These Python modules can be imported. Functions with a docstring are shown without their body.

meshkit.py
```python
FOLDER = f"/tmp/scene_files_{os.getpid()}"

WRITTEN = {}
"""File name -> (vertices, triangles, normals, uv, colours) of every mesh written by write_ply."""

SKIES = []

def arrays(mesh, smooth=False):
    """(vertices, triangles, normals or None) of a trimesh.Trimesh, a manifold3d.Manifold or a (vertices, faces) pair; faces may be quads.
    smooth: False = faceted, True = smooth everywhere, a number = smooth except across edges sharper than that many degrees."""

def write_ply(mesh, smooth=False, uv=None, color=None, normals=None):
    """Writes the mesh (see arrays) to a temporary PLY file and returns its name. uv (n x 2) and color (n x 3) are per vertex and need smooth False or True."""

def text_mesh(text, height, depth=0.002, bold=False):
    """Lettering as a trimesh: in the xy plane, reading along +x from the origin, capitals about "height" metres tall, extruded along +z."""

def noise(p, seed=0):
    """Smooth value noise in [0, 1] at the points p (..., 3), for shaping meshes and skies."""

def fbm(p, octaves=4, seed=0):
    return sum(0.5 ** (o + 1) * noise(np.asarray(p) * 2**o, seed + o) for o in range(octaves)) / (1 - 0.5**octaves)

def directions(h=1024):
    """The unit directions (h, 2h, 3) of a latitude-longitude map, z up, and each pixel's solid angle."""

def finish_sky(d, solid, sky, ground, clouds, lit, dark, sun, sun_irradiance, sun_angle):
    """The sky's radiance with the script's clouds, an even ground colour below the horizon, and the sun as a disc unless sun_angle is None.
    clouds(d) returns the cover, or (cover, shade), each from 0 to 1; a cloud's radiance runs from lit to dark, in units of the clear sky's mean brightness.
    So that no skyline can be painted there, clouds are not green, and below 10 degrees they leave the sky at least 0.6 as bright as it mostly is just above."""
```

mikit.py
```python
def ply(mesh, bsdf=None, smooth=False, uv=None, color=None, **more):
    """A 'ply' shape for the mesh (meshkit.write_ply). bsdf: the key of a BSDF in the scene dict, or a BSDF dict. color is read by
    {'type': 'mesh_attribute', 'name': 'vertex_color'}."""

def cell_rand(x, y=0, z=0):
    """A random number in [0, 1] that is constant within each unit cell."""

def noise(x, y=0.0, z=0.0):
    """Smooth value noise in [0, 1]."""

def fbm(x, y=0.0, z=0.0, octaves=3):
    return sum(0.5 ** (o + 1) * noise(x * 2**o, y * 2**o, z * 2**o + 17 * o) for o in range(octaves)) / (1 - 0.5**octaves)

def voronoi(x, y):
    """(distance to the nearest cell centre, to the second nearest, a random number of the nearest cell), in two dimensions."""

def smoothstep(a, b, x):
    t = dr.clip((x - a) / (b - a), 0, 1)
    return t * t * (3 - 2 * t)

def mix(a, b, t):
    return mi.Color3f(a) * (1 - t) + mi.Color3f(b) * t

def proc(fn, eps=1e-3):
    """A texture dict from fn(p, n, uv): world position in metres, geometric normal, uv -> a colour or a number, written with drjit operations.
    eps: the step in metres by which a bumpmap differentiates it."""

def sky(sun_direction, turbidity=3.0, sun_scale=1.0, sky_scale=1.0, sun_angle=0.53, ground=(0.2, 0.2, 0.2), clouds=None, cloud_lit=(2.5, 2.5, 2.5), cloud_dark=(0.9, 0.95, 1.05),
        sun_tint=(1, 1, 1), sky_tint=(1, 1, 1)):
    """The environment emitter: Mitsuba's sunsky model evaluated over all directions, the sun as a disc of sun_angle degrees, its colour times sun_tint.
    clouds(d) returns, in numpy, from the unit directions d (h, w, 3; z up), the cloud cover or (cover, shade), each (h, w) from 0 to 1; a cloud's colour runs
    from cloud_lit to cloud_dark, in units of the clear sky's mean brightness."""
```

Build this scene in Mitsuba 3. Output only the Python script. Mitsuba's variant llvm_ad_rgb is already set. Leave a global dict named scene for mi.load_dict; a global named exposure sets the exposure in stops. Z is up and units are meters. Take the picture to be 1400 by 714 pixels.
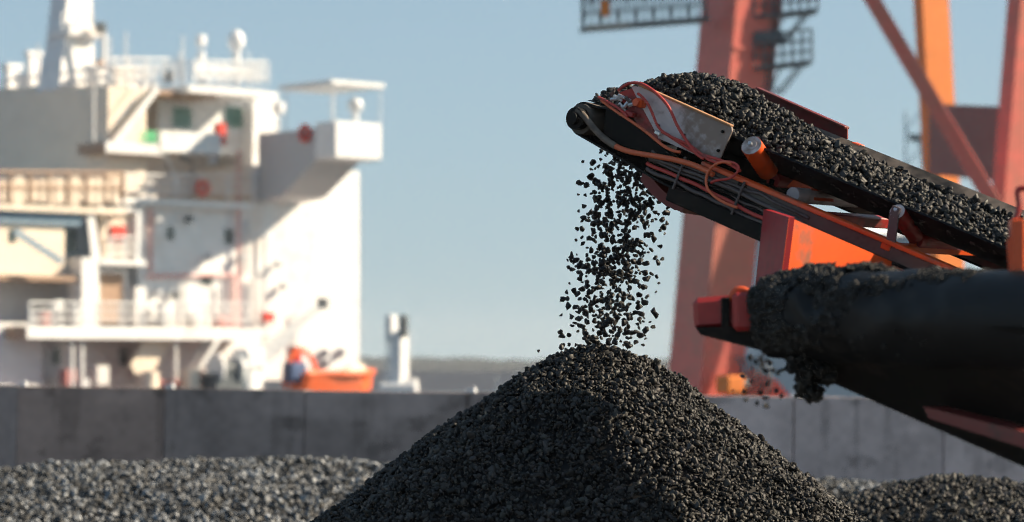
import math
import numpy as np, trimesh, mitsuba as mi, mikit
import meshkit
from mikit import proc, noise, fbm, voronoi, smoothstep, mix, cell_rand
import drjit as dr

rng = np.random.default_rng(11)
T = mi.ScalarTransform4f
scene, labels = {}, {}

# ---------------------------------------------------------------- camera, sky, exposure
HFOV = 20.0
F = 700 / math.tan(math.radians(HFOV / 2))        # focal length in photo pixels (1400 wide)
HORIZON = 505
PITCH = math.atan((HORIZON - 357) / F)
CAM = np.array([0.0, 0.0, 2.6])
FW = np.array([0, math.cos(PITCH), math.sin(PITCH)])
UP = np.array([0, -math.sin(PITCH), math.cos(PITCH)])
RT = np.array([1.0, 0, 0])
scene['camera'] = {'type': 'thinlens', 'fov': HFOV, 'fov_axis': 'x', 'aperture_radius': 0.026, 'focus_distance': 16.1,
                   'near_clip': 0.1, 'far_clip': 20000.0,
                   'to_world': T().look_at(origin=CAM.tolist(), target=(CAM + FW).tolist(), up=UP.tolist())}
SUN = np.array([0.99, 0.055, 0.64])


def veil(d):
    # thin, even high haze that thickens towards the horizon
    n = meshkit.fbm(d * np.array([3.0, 3.0, 9.0]), 4, 5)
    return np.clip(0.25 + 0.55 * np.exp(-np.maximum(d[..., 2], 0) / 0.10) + 0.25 * (n - 0.5), 0, 0.9), np.full(n.shape, 0.55)


scene['sky'] = mikit.sky(SUN.tolist(), turbidity=3.5, sun_scale=1.9, sky_scale=0.93, sun_tint=(0.96, 1.0, 1.07), clouds=veil, cloud_lit=(1.32, 1.74, 1.94), cloud_dark=(1.15, 1.56, 1.77), sky_tint=(0.96, 1.02, 1.0))
exposure = 2.0


def ray(px, py):
    return RT * (px - 700) / F + UP * (357 - py) / F + FW


def P(px, py, Y):
    d = ray(px, py)
    return CAM + d * Y / d[1]


# ---------------------------------------------------------------- materials
def solid(name, col, rough=0.6, spec=0.5, metallic=0.0, fn=None, bump=None, clear=0.0):
    b = {'type': 'principled', 'base_color': proc(fn) if fn else {'type': 'rgb', 'value': list(col)}, 'roughness': rough, 'specular': spec, 'metallic': metallic}
    if clear:
        b['clearcoat'] = clear
    if bump:
        b = {'type': 'bumpmap', 'arbitrary': proc(bump[0], bump[2]), 'scale': bump[1], 'bsdf': b}
    scene[name] = {'type': 'twosided', 'bsdf': b}


def streaked(base, dirt, s, amount, lo=0.52, hi=0.75):
    def fn(p, n, uv):
        a = fbm(p.x * s + p.y * s * 0.7, p.y * s * 0.6 + 3.1, p.z * s * 0.22, 4)
        b = fbm(p.x * s * 4, p.y * s * 4, p.z * s * 4, 3)
        return mix(mix(base, [c * 0.82 for c in base], b), dirt, smoothstep(lo, hi, a * 0.75 + b * 0.25) * amount)
    return fn


scene['coal_mat'] = {'type': 'twosided', 'bsdf': {'type': 'principled', 'base_color': {'type': 'mesh_attribute', 'name': 'vertex_color'}, 'roughness': 0.55, 'specular': 0.3}}
scene['pale_coal_mat'] = {'type': 'twosided', 'bsdf': {'type': 'principled', 'base_color': {'type': 'mesh_attribute', 'name': 'vertex_color'}, 'roughness': 0.6, 'specular': 0.4}}
solid('lump_mat', (0.010, 0.010, 0.011), 0.5, 0.3)
solid('rubber_mat', None, 0.6, 0.3, fn=streaked((0.02, 0.018, 0.017), (0.21, 0.17, 0.14), 5.0, 0.9, 0.30, 0.62))
solid('rubber_clean_mat', None, 0.5, 0.15, fn=streaked((0.005, 0.006, 0.008), (0.02, 0.018, 0.017), 4.0, 0.8))
solid('black_steel_mat', None, 0.6, 0.15, fn=streaked((0.005, 0.005, 0.005), (0.022, 0.013, 0.010), 9.0, 0.7))
solid('maroon_mat', None, 0.5, 0.4, fn=streaked((0.16, 0.022, 0.02), (0.05, 0.03, 0.026), 7.0, 0.8))
solid('dusty_drum_mat', None, 0.7, 0.3, fn=streaked((0.09, 0.08, 0.07), (0.03, 0.026, 0.024), 10.0, 0.8))
solid('dusty_steel_mat', None, 0.6, 0.4, fn=streaked((0.10, 0.085, 0.075), (0.05, 0.04, 0.036), 9.0, 0.8))
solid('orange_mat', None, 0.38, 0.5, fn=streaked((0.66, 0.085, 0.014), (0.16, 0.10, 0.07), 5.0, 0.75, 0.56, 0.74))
solid('red_mat', None, 0.42, 0.5, fn=streaked((0.36, 0.022, 0.02), (0.10, 0.035, 0.03), 8.0, 0.8, 0.5, 0.72))
solid('shaded_side_mat', None, 0.55, 0.2, fn=streaked((0.27, 0.011, 0.016), (0.10, 0.02, 0.022), 6.0, 0.7))  # dark copy of the orange paint, shade put into its red
solid('plate_mat', None, 0.42, 0.5, fn=streaked((0.50, 0.45, 0.46), (0.17, 0.115, 0.085), 7.0, 0.85, 0.50, 0.68))
solid('rust_mat', None, 0.7, 0.3, fn=streaked((0.36, 0.19, 0.10), (0.16, 0.09, 0.06), 12.0, 0.8))
solid('hose_orange_mat', None, 0.38, 0.5, fn=streaked((0.62, 0.13, 0.05), (0.15, 0.07, 0.05), 14.0, 0.7))
solid('hose_red_mat', None, 0.45, 0.5, fn=streaked((0.45, 0.045, 0.035), (0.12, 0.05, 0.04), 14.0, 0.7))
solid('hose_grey_mat', None, 0.5, 0.5, fn=streaked((0.08, 0.065, 0.065), (0.03, 0.022, 0.02), 14.0, 0.8))
solid('steel_mat', (0.55, 0.55, 0.56), 0.35, 0.5, 0.7)
solid('crane_mat', None, 0.5, 0.5, fn=streaked((0.66, 0.135, 0.105), (0.42, 0.15, 0.105), 0.6, 0.75, 0.42, 0.68))
solid('crane_orange_mat', None, 0.5, 0.5, fn=streaked((0.74, 0.21, 0.03), (0.55, 0.15, 0.035), 0.5, 0.4))
solid('crane_dark_mat', (0.06, 0.075, 0.09), 0.6)
solid('crane_girder_shade_mat', None, 0.6, fn=streaked((0.20, 0.085, 0.085), (0.11, 0.06, 0.065), 0.6, 0.8))  # shade on the girder put into a darker crane red
solid('ship_white_mat', None, 0.45, 0.5, fn=streaked((0.72, 0.735, 0.75), (0.58, 0.49, 0.42), 0.45, 0.5, 0.54, 0.78))
solid('ship_cream_mat', None, 0.55, 0.4, fn=streaked((0.76, 0.66, 0.55), (0.64, 0.54, 0.44), 0.3, 0.5))
solid('ship_grey_mat', (0.42, 0.44, 0.47), 0.5)
solid('ship_pale_grey_mat', (0.60, 0.60, 0.60), 0.5)
solid('ship_brown_mat', (0.30, 0.20, 0.14), 0.6)
solid('ship_blue_mat', (0.16, 0.25, 0.34), 0.5)
solid('ship_pink_mat', (0.50, 0.21, 0.20), 0.5)
solid('rock_mat', None, 0.8, 0.3, fn=streaked((0.15, 0.155, 0.19), (0.10, 0.105, 0.13), 0.2, 0.8))
solid('ship_red_mat', (0.55, 0.045, 0.03), 0.45)
solid('boat_orange_mat', (0.75, 0.13, 0.035), 0.45)
solid('hull_mat', (0.10, 0.02, 0.02), 0.5)
solid('glass_mat', (0.03, 0.05, 0.055), 0.12, 0.6)
solid('green_mat', (0.06, 0.36, 0.17), 0.5)
solid('teal_glass_mat', (0.10, 0.22, 0.19), 0.2, 0.6)
solid('dark_blue_mat', (0.05, 0.09, 0.2), 0.5)
solid('pale_wall_mat', (0.62, 0.64, 0.66), 0.6)
solid('blue_grey_mat', (0.26, 0.31, 0.37), 0.6)


def concrete(p, n, uv):
    a = fbm(p.x * 0.9, p.y * 0.9, p.z * 0.35, 4)
    b = fbm(p.x * 9, p.y * 9, p.z * 9, 3)
    st = fbm(p.x * 5.0, p.y * 5.0, p.z * 0.5, 3)
    bl = fbm(p.x * 2.2 + 7, p.y * 2.2, p.z * 2.2, 4)
    c = mi.Float(0.86) + (a - 0.5) * 0.9 + (b - 0.5) * 0.30 - smoothstep(0.56, 0.74, st) * 0.22 - smoothstep(0.60, 0.70, bl) * 0.28 + smoothstep(0.58, 0.72, fbm(p.x * 0.7 + 3, p.y * 0.7, p.z * 1.4, 3)) * 0.3
    return mi.Color3f(0.315, 0.262, 0.25) * c


def wall_vertex(p, n, uv):
    return concrete(p, n, uv)


scene['concrete_mat'] = {'type': 'twosided', 'bsdf': {'type': 'principled', 'base_color': proc(concrete), 'roughness': 0.8, 'specular': 0.3}}


def concrete_brown(p, n, uv):
    return concrete(p, n, uv) * mi.Color3f(1.12, 1.0, 0.92)


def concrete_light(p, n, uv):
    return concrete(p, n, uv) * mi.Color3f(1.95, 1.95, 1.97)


scene['concrete_brown_mat'] = {'type': 'twosided', 'bsdf': {'type': 'principled', 'base_color': proc(concrete_brown), 'roughness': 0.8, 'specular': 0.3}}
scene['concrete_light_mat'] = {'type': 'twosided', 'bsdf': {'type': 'principled', 'base_color': proc(concrete_light), 'roughness': 0.8, 'specular': 0.3}}


def asphalt(p, n, uv):
    a = fbm(p.x * 0.2, p.y * 0.2, 0, 4)
    b = noise(p.x * 25, p.y * 25, 0)
    return mi.Color3f(0.07, 0.068, 0.066) * (0.6 + 0.7 * a + 0.3 * b)


scene['yard_mat'] = {'type': 'twosided', 'bsdf': {'type': 'principled', 'base_color': proc(asphalt), 'roughness': 0.85, 'specular': 0.3}}
scene['water_mat'] = {'type': 'twosided', 'bsdf': {'type': 'bumpmap', 'arbitrary': proc(lambda p, n, uv: fbm(p.x * 0.5, p.y * 0.25, 0, 4), 0.2), 'scale': 0.35,
                      'bsdf': {'type': 'principled', 'base_color': {'type': 'rgb', 'value': [0.05, 0.075, 0.085]}, 'roughness': 0.15, 'specular': 0.5}}}
scene['forest_mat'] = {'type': 'twosided', 'bsdf': {'type': 'diffuse', 'reflectance': proc(lambda p, n, uv: mix((0.007, 0.011, 0.016), (0.022, 0.026, 0.033), noise(p.x * 0.06, p.y * 0.02, p.z * 0.2)))}}


# ---------------------------------------------------------------- mesh helpers
USED = {}


def key(name, parent=None):
    k = name if parent is None else parent + '__' + name
    if k in USED:
        USED[k] += 1
        return f'{k}_{USED[k]:03d}'
    USED[k] = 0
    return k


def put(name, mesh, mat, parent=None, smooth=False, color=None, **lab):
    k = key(name, parent)
    scene[k] = mikit.ply(mesh, mat, smooth=smooth, color=color)
    if lab:
        labels[k] = lab
    return k


def thing(name, label, category, group=None):
    k = key(name)
    labels[k] = {'label': label, 'category': category}
    if group:
        labels[k]['group'] = group
    return k


def unit(a):
    a = np.asarray(a, float)
    return a / np.linalg.norm(a)


def hull(pts):
    return trimesh.convex.convex_hull(np.asarray(pts, float))


def cbox(c, ax, h, ch=0.0):
    """A chamfered box: centre, three unit axes, half sizes, chamfer."""
    c, ax = np.asarray(c, float), np.asarray(ax, float)
    pts = []
    for sx in (-1, 1):
        for sy in (-1, 1):
            for sz in (-1, 1):
                s = np.array([sx, sy, sz])
                if ch <= 0:
                    pts.append(s * h)
                else:
                    for k in range(3):
                        q = s * (np.asarray(h) - ch)
                        q[k] = s[k] * h[k]
                        pts.append(q)
    return hull(c + np.asarray(pts) @ ax)


def beam(p, q, w, h, up=(0, 0, 1), ch=0.0):
    p, q = np.asarray(p, float), np.asarray(q, float)
    d = unit(q - p)
    s = unit(np.cross(d, up))
    n = np.cross(s, d)
    return cbox((p + q) / 2, [d, s, n], [np.linalg.norm(q - p) / 2, w / 2, h / 2], ch)


def tube(pts, r, sides=8, cap=True, closed=False):
    pts = np.asarray(pts, float)
    n = len(pts)
    tang = np.gradient(pts, axis=0)
    tang /= np.linalg.norm(tang, axis=1, keepdims=True)
    ref = np.array([0, 0, 1.0]) if abs(tang[0][2]) < 0.9 else np.array([1.0, 0, 0])
    rings = []
    a = np.arange(sides) * 2 * np.pi / sides
    s = unit(np.cross(tang[0], ref))
    rr = np.broadcast_to(r, n)
    for i in range(n):
        s = unit(s - tang[i] * (s @ tang[i]))
        t = np.cross(tang[i], s)
        rings.append(pts[i] + rr[i] * (np.cos(a)[:, None] * s + np.sin(a)[:, None] * t))
    v = np.vstack(rings)
    f = []
    for i in range(n - 1):
        for j in range(sides):
            k = (j + 1) % sides
            f += [[i * sides + j, i * sides + k, (i + 1) * sides + k], [i * sides + j, (i + 1) * sides + k, (i + 1) * sides + j]]
    if cap:
        v = np.vstack([v, pts[0], pts[-1]])
        for j in range(sides):
            k = (j + 1) % sides
            f += [[n * sides, k, j], [n * sides + 1, (n - 1) * sides + j, (n - 1) * sides + k]]
    m = trimesh.Trimesh(v, f, process=False)
    m.fix_normals() if len(f) < 400 else None
    return m


def cyl(p, q, r, sides=16):
    return tube([p, q], r, sides)


def spline(pts, n=24):
    from scipy.interpolate import CubicSpline
    pts = np.asarray(pts, float)
    t = np.r_[0, np.cumsum(np.linalg.norm(np.diff(pts, axis=0), axis=1))]
    return CubicSpline(t, pts)(np.linspace(0, t[-1], n))


def cat(*ms):
    return trimesh.util.concatenate([m for m in ms])


def rail(pts, h=1.05, step=1.5, r=0.028, bars=3):
    r = r * 1.35
    """A ship or walkway railing along a polyline of foot points."""
    pts = np.asarray(pts, float)
    out = []
    z = np.array([0, 0, 1.0])
    for a, b in zip(pts[:-1], pts[1:]):
        L = np.linalg.norm(b - a)
        m = max(1, int(round(L / step)))
        for i in range(m + 1):
            p = a + (b - a) * i / m
            out.append(cyl(p, p + z * h, r, 5))
        for k in range(bars):
            o = z * h * (k + 1) / bars
            out.append(cyl(a + o, b + o, r, 5))
    return cat(*out)


# ---------------------------------------------------------------- coal lumps
def lump_proto(seed, pts=15):
    g = np.random.default_rng(seed)
    q = g.normal(size=(pts, 3))
    q /= np.linalg.norm(q, axis=1, keepdims=True)
    q *= g.uniform(0.90, 1.06, (pts, 1)) * np.array([1.12, g.uniform(0.75, 1.0), g.uniform(0.6, 0.85)])
    return hull(q)


PROTO = [lump_proto(100 + i) for i in range(14)]
STONE = [lump_proto(300 + i, 13) for i in range(10)]


def random_rot(n, g):
    q = g.normal(size=(n, 4))
    q /= np.linalg.norm(q, axis=1, keepdims=True)
    w, x, y, z = q.T
    return np.stack([1 - 2 * (y * y + z * z), 2 * (x * y - z * w), 2 * (x * z + y * w), 2 * (x * y + z * w), 1 - 2 * (x * x + z * z), 2 * (y * z - x * w),
                     2 * (x * z - y * w), 2 * (y * z + x * w), 1 - 2 * (x * x + y * y)], -1).reshape(n, 3, 3)


def lumps(centres, radii, cols, g):
    """One mesh of many lumps, with a colour per lump."""
    which = g.integers(0, len(PROTO), len(centres))
    R = random_rot(len(centres), g)
    vs, fs, cs, at = [], [], [], 0
    for k, m in enumerate(PROTO):
        i = np.nonzero(which == k)[0]
        if not len(i):
            continue
        v = np.einsum('kij,nj->kni', R[i], m.vertices) * radii[i][:, None, None] + centres[i][:, None]
        nv = len(m.vertices)
        fs.append((m.faces[None] + (np.arange(len(i)) * nv)[:, None, None]).reshape(-1, 3) + at)
        vs.append(v.reshape(-1, 3))
        cs.append(np.repeat(cols[i], nv, 0))
        at += nv * len(i)
    return trimesh.Trimesh(np.vstack(vs), np.vstack(fs), process=False), np.vstack(cs)


def coal_cols(n, g, lo=0.006, hi=0.04, tint=(1.0, 0.985, 0.96)):
    a = lo + (hi - lo) * g.random(n) ** 2.2
    c = a[:, None] * np.array(tint) * (1 + 0.08 * g.normal(size=(n, 3)) * 0.4)
    return np.clip(c, 0.004, 0.6)


def join(pairs):
    vs, fs, cs, at = [], [], [], 0
    for m, c in pairs:
        vs.append(m.vertices); fs.append(m.faces + at); cs.append(c); at += len(m.vertices)
    return trimesh.Trimesh(np.vstack(vs), np.vstack(fs), process=False), np.vstack(cs)


# ================================================================ THE SETTING
QUAY_Y = 104.0
v = np.array([[-400, -30, 0], [400, -30, 0], [400, QUAY_Y, 0], [-400, QUAY_Y, 0], [400, QUAY_Y, -6], [-400, QUAY_Y, -6]], float)
put('yard_ground', (v, np.array([[0, 1, 2], [0, 2, 3], [3, 2, 4], [3, 4, 5]])), 'yard_mat', kind='structure', label='dark paved coal yard behind the wall and under the heaps')
v = np.array([[-2400, -200, -2.2], [2400, -200, -2.2], [2400, 2500, -2.2], [-2400, 2500, -2.2]], float)
put('water', (v, np.array([[0, 1, 2], [0, 2, 3]])), 'water_mat', kind='structure', label='grey harbour water beyond the quay')

# far wooded shore
xs = np.linspace(-900, 900, 500)
hgt = 6.0 + 5.0 * meshkit.fbm(np.stack([xs / 160, xs * 0, xs * 0], -1), 3, 4) + 3.2 * meshkit.fbm(np.stack([xs / 14, xs * 0, xs * 0 + 9], -1), 3, 6) + np.where(xs < 40, (40 - xs) * 0.006, 0)
rows = []
for dy, k, zz in ((0, 0.0, -2.5), (15, 0.55, 0), (60, 0.85, 0), (140, 1.0, 0), (600, 1.1, 0)):
    rows.append(np.stack([xs, 1900 + dy + 0 * xs, zz + k * hgt * (1 + 0.12 * meshkit.noise(np.stack([xs / 9, xs * 0 + dy, xs * 0], -1), 3))], -1))
v = np.vstack(rows)
n = len(xs)
f = [[r * n + i, r * n + i + 1, (r + 1) * n + i + 1, (r + 1) * n + i] for r in range(len(rows) - 1) for i in range(n - 1)]
put('far_shore', (v, np.array(f)), 'forest_mat', smooth=True, kind='structure', label='low wooded shore fading into haze across the water')

# a long low stone breakwater across the harbour
bw = thing('breakwater', 'long low grey stone breakwater across the water behind the white post', 'breakwater')
for i in range(14):
    x0 = -190 + 17.0 * i
    dz_ = float(rng.uniform(-0.15, 0.15))
    put('block', hull([[x0, 620, -3], [x0 + 16.8, 620, -3], [x0, 621.5, 2.2 + dz_], [x0 + 16.8, 621.5, 2.2 + dz_], [x0, 628, 2.2 + dz_], [x0 + 16.8, 628, 2.2 + dz_], [x0, 630, -3], [x0 + 16.8, 630, -3]]), 'rock_mat', bw)

# ---- the concrete retaining wall
WL, WR = P(-160, 525.5, 44.7), P(1560, 550, 37.4)
wd = unit((WR - WL) * [1, 1, 0])
wn = np.array([wd[1], -wd[0], 0])
seams = [-160, 25, 226, 418, 640, 860, 1085, 1290, 1560]
wall = thing('concrete_wall', 'long grey concrete panel wall running across behind the coal heaps', 'wall')


def wall_at(px):
    d = ray(px, 530)
    t = ((WL - CAM) @ wn) / (d @ wn)
    q = CAM + d * t
    s = (q - WL) @ wd
    L = (WR - WL) @ wd
    return WL + wd * s + np.array([0, 0, (WR[2] - WL[2]) * s / L])


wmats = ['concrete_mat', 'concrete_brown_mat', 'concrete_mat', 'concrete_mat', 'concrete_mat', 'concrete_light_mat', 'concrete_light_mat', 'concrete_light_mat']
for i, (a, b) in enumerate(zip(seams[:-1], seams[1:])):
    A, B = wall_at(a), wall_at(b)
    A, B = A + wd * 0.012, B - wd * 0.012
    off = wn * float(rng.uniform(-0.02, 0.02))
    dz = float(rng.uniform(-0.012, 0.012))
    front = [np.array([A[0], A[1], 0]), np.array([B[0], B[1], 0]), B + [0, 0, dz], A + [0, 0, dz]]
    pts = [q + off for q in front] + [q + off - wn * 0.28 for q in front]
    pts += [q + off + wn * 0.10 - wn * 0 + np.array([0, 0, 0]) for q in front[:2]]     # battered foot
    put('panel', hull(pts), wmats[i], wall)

for px in (26, 227, 640, 1085):
    q = wall_at(px) - wn * 0.12
    put('lifting_hook', cat(cbox(q + [0, 0, 0.02], [wd, wn, [0, 0, 1]], [0.07, 0.04, 0.03], 0.01), cyl(q + wd * 0.03, q + wd * 0.05 + [0, 0, 0.09], 0.02, 8)), 'pale_wall_mat', wall)

# ================================================================ HEAPS
def heap_mesh(fn, x0, x1, y0, y1, nx, ny):
    gx, gy = np.meshgrid(np.linspace(x0, x1, nx), np.linspace(y0, y1, ny))
    v = np.stack([gx, gy, fn(gx, gy)], -1).reshape(-1, 3)
    i = np.arange(nx * ny).reshape(ny, nx)
    f = np.stack([i[:-1, :-1], i[:-1, 1:], i[1:, 1:], i[1:, :-1]], -1).reshape(-1, 4)
    f = np.vstack([f[:, [0, 1, 2]], f[:, [0, 2, 3]]])
    return trimesh.Trimesh(v, f, process=False)


PC = P(812, 471, 16.7)


def pile_z(x, y):
    r = np.hypot(x - PC[0], y - PC[1])
    ang = np.arctan2(y - PC[1], x - PC[0])
    k = 0.80 + 0.025 * np.sin(ang * 3 + 1.0)
    z = PC[2] - k * (np.sqrt(r * r + 0.36 ** 2) - 0.36)
    q = np.stack([x * 2.2, y * 2.2, x * 0], -1)
    return z - 0.02 + 0.17 * (meshkit.fbm(q, 4, 21) - 0.5) * np.clip(r / 0.5, 0.2, 1)


g = np.random.default_rng(5)
pairs = []
base = heap_mesh(pile_z, PC[0] - 3.6, PC[0] + 3.6, PC[1] - 3.6, PC[1] + 3.6, 150, 150)
base.vertices[:, 2] = np.maximum(base.vertices[:, 2] - 0.035, -0.02)
pairs.append((base, np.tile([[0.008, 0.008, 0.009]], (len(base.vertices), 1))))


def scatter_pile(n, rmax, r0, r1, lift):
    r = rmax * np.sqrt(g.random(n))
    a = g.uniform(0, 2 * np.pi, n)
    x, y = PC[0] + r * np.cos(a), PC[1] + r * np.sin(a)
    rad = np.exp(g.uniform(math.log(r0), math.log(r1), n))
    z = pile_z(x, y) + rad * g.uniform(-0.2, lift, n)
    ok = z > 0
    c = np.stack([x, y, z], -1)[ok]
    return lumps(c, rad[ok], coal_cols(ok.sum(), g, 0.004, 0.055), g)


pairs.append(scatter_pile(36000, 2.1, 0.010, 0.0215, 0.75))
pairs.append(scatter_pile(2600, 2.0, 0.020, 0.029, 0.95))
r = np.sqrt(g.uniform(2.1 ** 2, 3.5 ** 2, 9000))
a = g.uniform(0, 2 * np.pi, 9000)
x, y = PC[0] + r * np.cos(a), PC[1] + r * np.sin(a)
z = pile_z(x, y)
ok = z > 0
pairs.append(lumps(np.stack([x, y, z], -1)[ok], g.uniform(0.02, 0.045, ok.sum()), coal_cols(ok.sum(), g), g))
m, c = join(pairs)
put('coal_pile', m, 'coal_mat', smooth=True, color=c, label='large dark conical heap of coal growing under the falling stream', category='coal pile', kind='stuff')


# ---- windrow of dusty coal, sunlight put into its pale greys, in front of the wall
def windrow_z(x, y):
    yc = 31.0 + 0.05 * x
    crest = np.interp(x, [-7, -5.2, -4.0, -2.8, -1.5, 1.0, 3.0, 3.6, 4.6, 6.5], [1.58, 1.54, 1.57, 1.63, 1.60, 1.50, 1.40, 1.39, 1.37, 1.3])
    d = np.abs(y - yc)
    q = np.stack([x * 0.9, y * 0.9, x * 0], -1)
    return crest - 0.11 * (np.sqrt(d * d + 0.25) - 0.5) * np.where(y > yc, 5, 1) + 0.26 * (meshkit.fbm(q, 3, 8) - 0.5)


g = np.random.default_rng(6)
base = heap_mesh(windrow_z, -8, 7.5, 19.5, 33.2, 120, 100)
base.vertices[:, 2] = np.maximum(base.vertices[:, 2] - 0.03, -0.02)
pairs = [(base, np.tile([[0.03, 0.03, 0.03]], (len(base.vertices), 1)))]
n = 30000
y = g.uniform(20.5, 32.2, n)
x = g.uniform(-1, 1, n) * (0.185 * y + 0.4)
rad = np.exp(g.uniform(math.log(0.022), math.log(0.050), n))
z = windrow_z(x, y) + rad * g.uniform(-0.3, 0.7, n)
pale = g.random(n)
col = (0.020 + 0.23 * pale ** 2.1)[:, None] * np.array([0.90, 0.97, 1.06])  # sunlit brightness and pale dust both put into the lump colour
pairs.append(lumps(np.stack([x, y, z], -1), rad, col, g))
m, c = join(pairs)
put('pale_coal_heap', m, 'pale_coal_mat', color=c, label='low heap of dusty coal in front of the wall with sunlight painted as pale grey', category='coal heap', kind='stuff')


# ---- the small dark mound low on the right
MC = P(1300, 652, 23.5)


def mound_z(x, y):
    r = np.hypot((x - MC[0]) / 1.35, y - MC[1])
    q = np.stack([x * 2, y * 2, x * 0], -1)
    return MC[2] - 0.62 * (np.sqrt(r * r + 0.30) - 0.55) + 0.10 * (meshkit.fbm(q, 3, 31) - 0.5)


g = np.random.default_rng(7)
base = heap_mesh(mound_z, MC[0] - 3.2, MC[0] + 3.2, MC[1] - 2.4, MC[1] + 2.4, 90, 90)
base.vertices[:, 2] = np.maximum(base.vertices[:, 2] - 0.02, -0.02)
pairs = [(base, np.tile([[0.02, 0.02, 0.02]], (len(base.vertices), 1)))]
n = 15000
x, y = MC[0] + g.uniform(-3, 3, n), MC[1] + g.uniform(-2.2, 1.2, n)
rad = np.exp(g.uniform(math.log(0.014), math.log(0.034), n))
z = mound_z(x, y) + rad * g.uniform(-0.2, 0.8, n)
ok = z > 0.4
pairs.append(lumps(np.stack([x, y, z], -1)[ok], rad[ok], coal_cols(ok.sum(), g, 0.015, 0.075), g))
m, c = join(pairs)
put('coal_mound', m, 'coal_mat', smooth=True, color=c, label='small dark mound of fine coal at the lower right before the wall', category='coal mound', kind='stuff')

# ================================================================ CONVEYOR A (the one that pours)
INC = math.radians(21.2)
hd = unit([0.76, -0.65, 0])
U = hd * math.cos(INC) + np.array([0, 0, -math.sin(INC)])      # down along the belt, towards the tail
W = np.array([-hd[1], hd[0], 0])                               # across, towards the far side
V = np.cross(W, U)
V = V if V[2] > 0 else -V
HW = 0.42
A0 = P(797, 163, 16.2) + HW * W
AX = [U, W, V]


def A(u, v, w):
    return A0 + u * U + v * V + w * W


def AA(pts):
    pts = np.asarray(pts, float)
    return A0 + pts[:, :1] * U + pts[:, 1:2] * V + pts[:, 2:3] * W


def nuv(px, py, w=-HW):
    d = ray(px, py)
    t = ((A0 + w * W - CAM) @ W) / (d @ W)
    q = CAM + d * t - A0
    return q @ U, q @ V


def abox(u0, u1, v0, v1, w0, w1, ch=0.004):
    return cbox(A((u0 + u1) / 2, (v0 + v1) / 2, (w0 + w1) / 2), AX, [abs(u1 - u0) / 2, abs(w1 - w0) / 2, abs(v1 - v0) / 2], ch)


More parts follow.
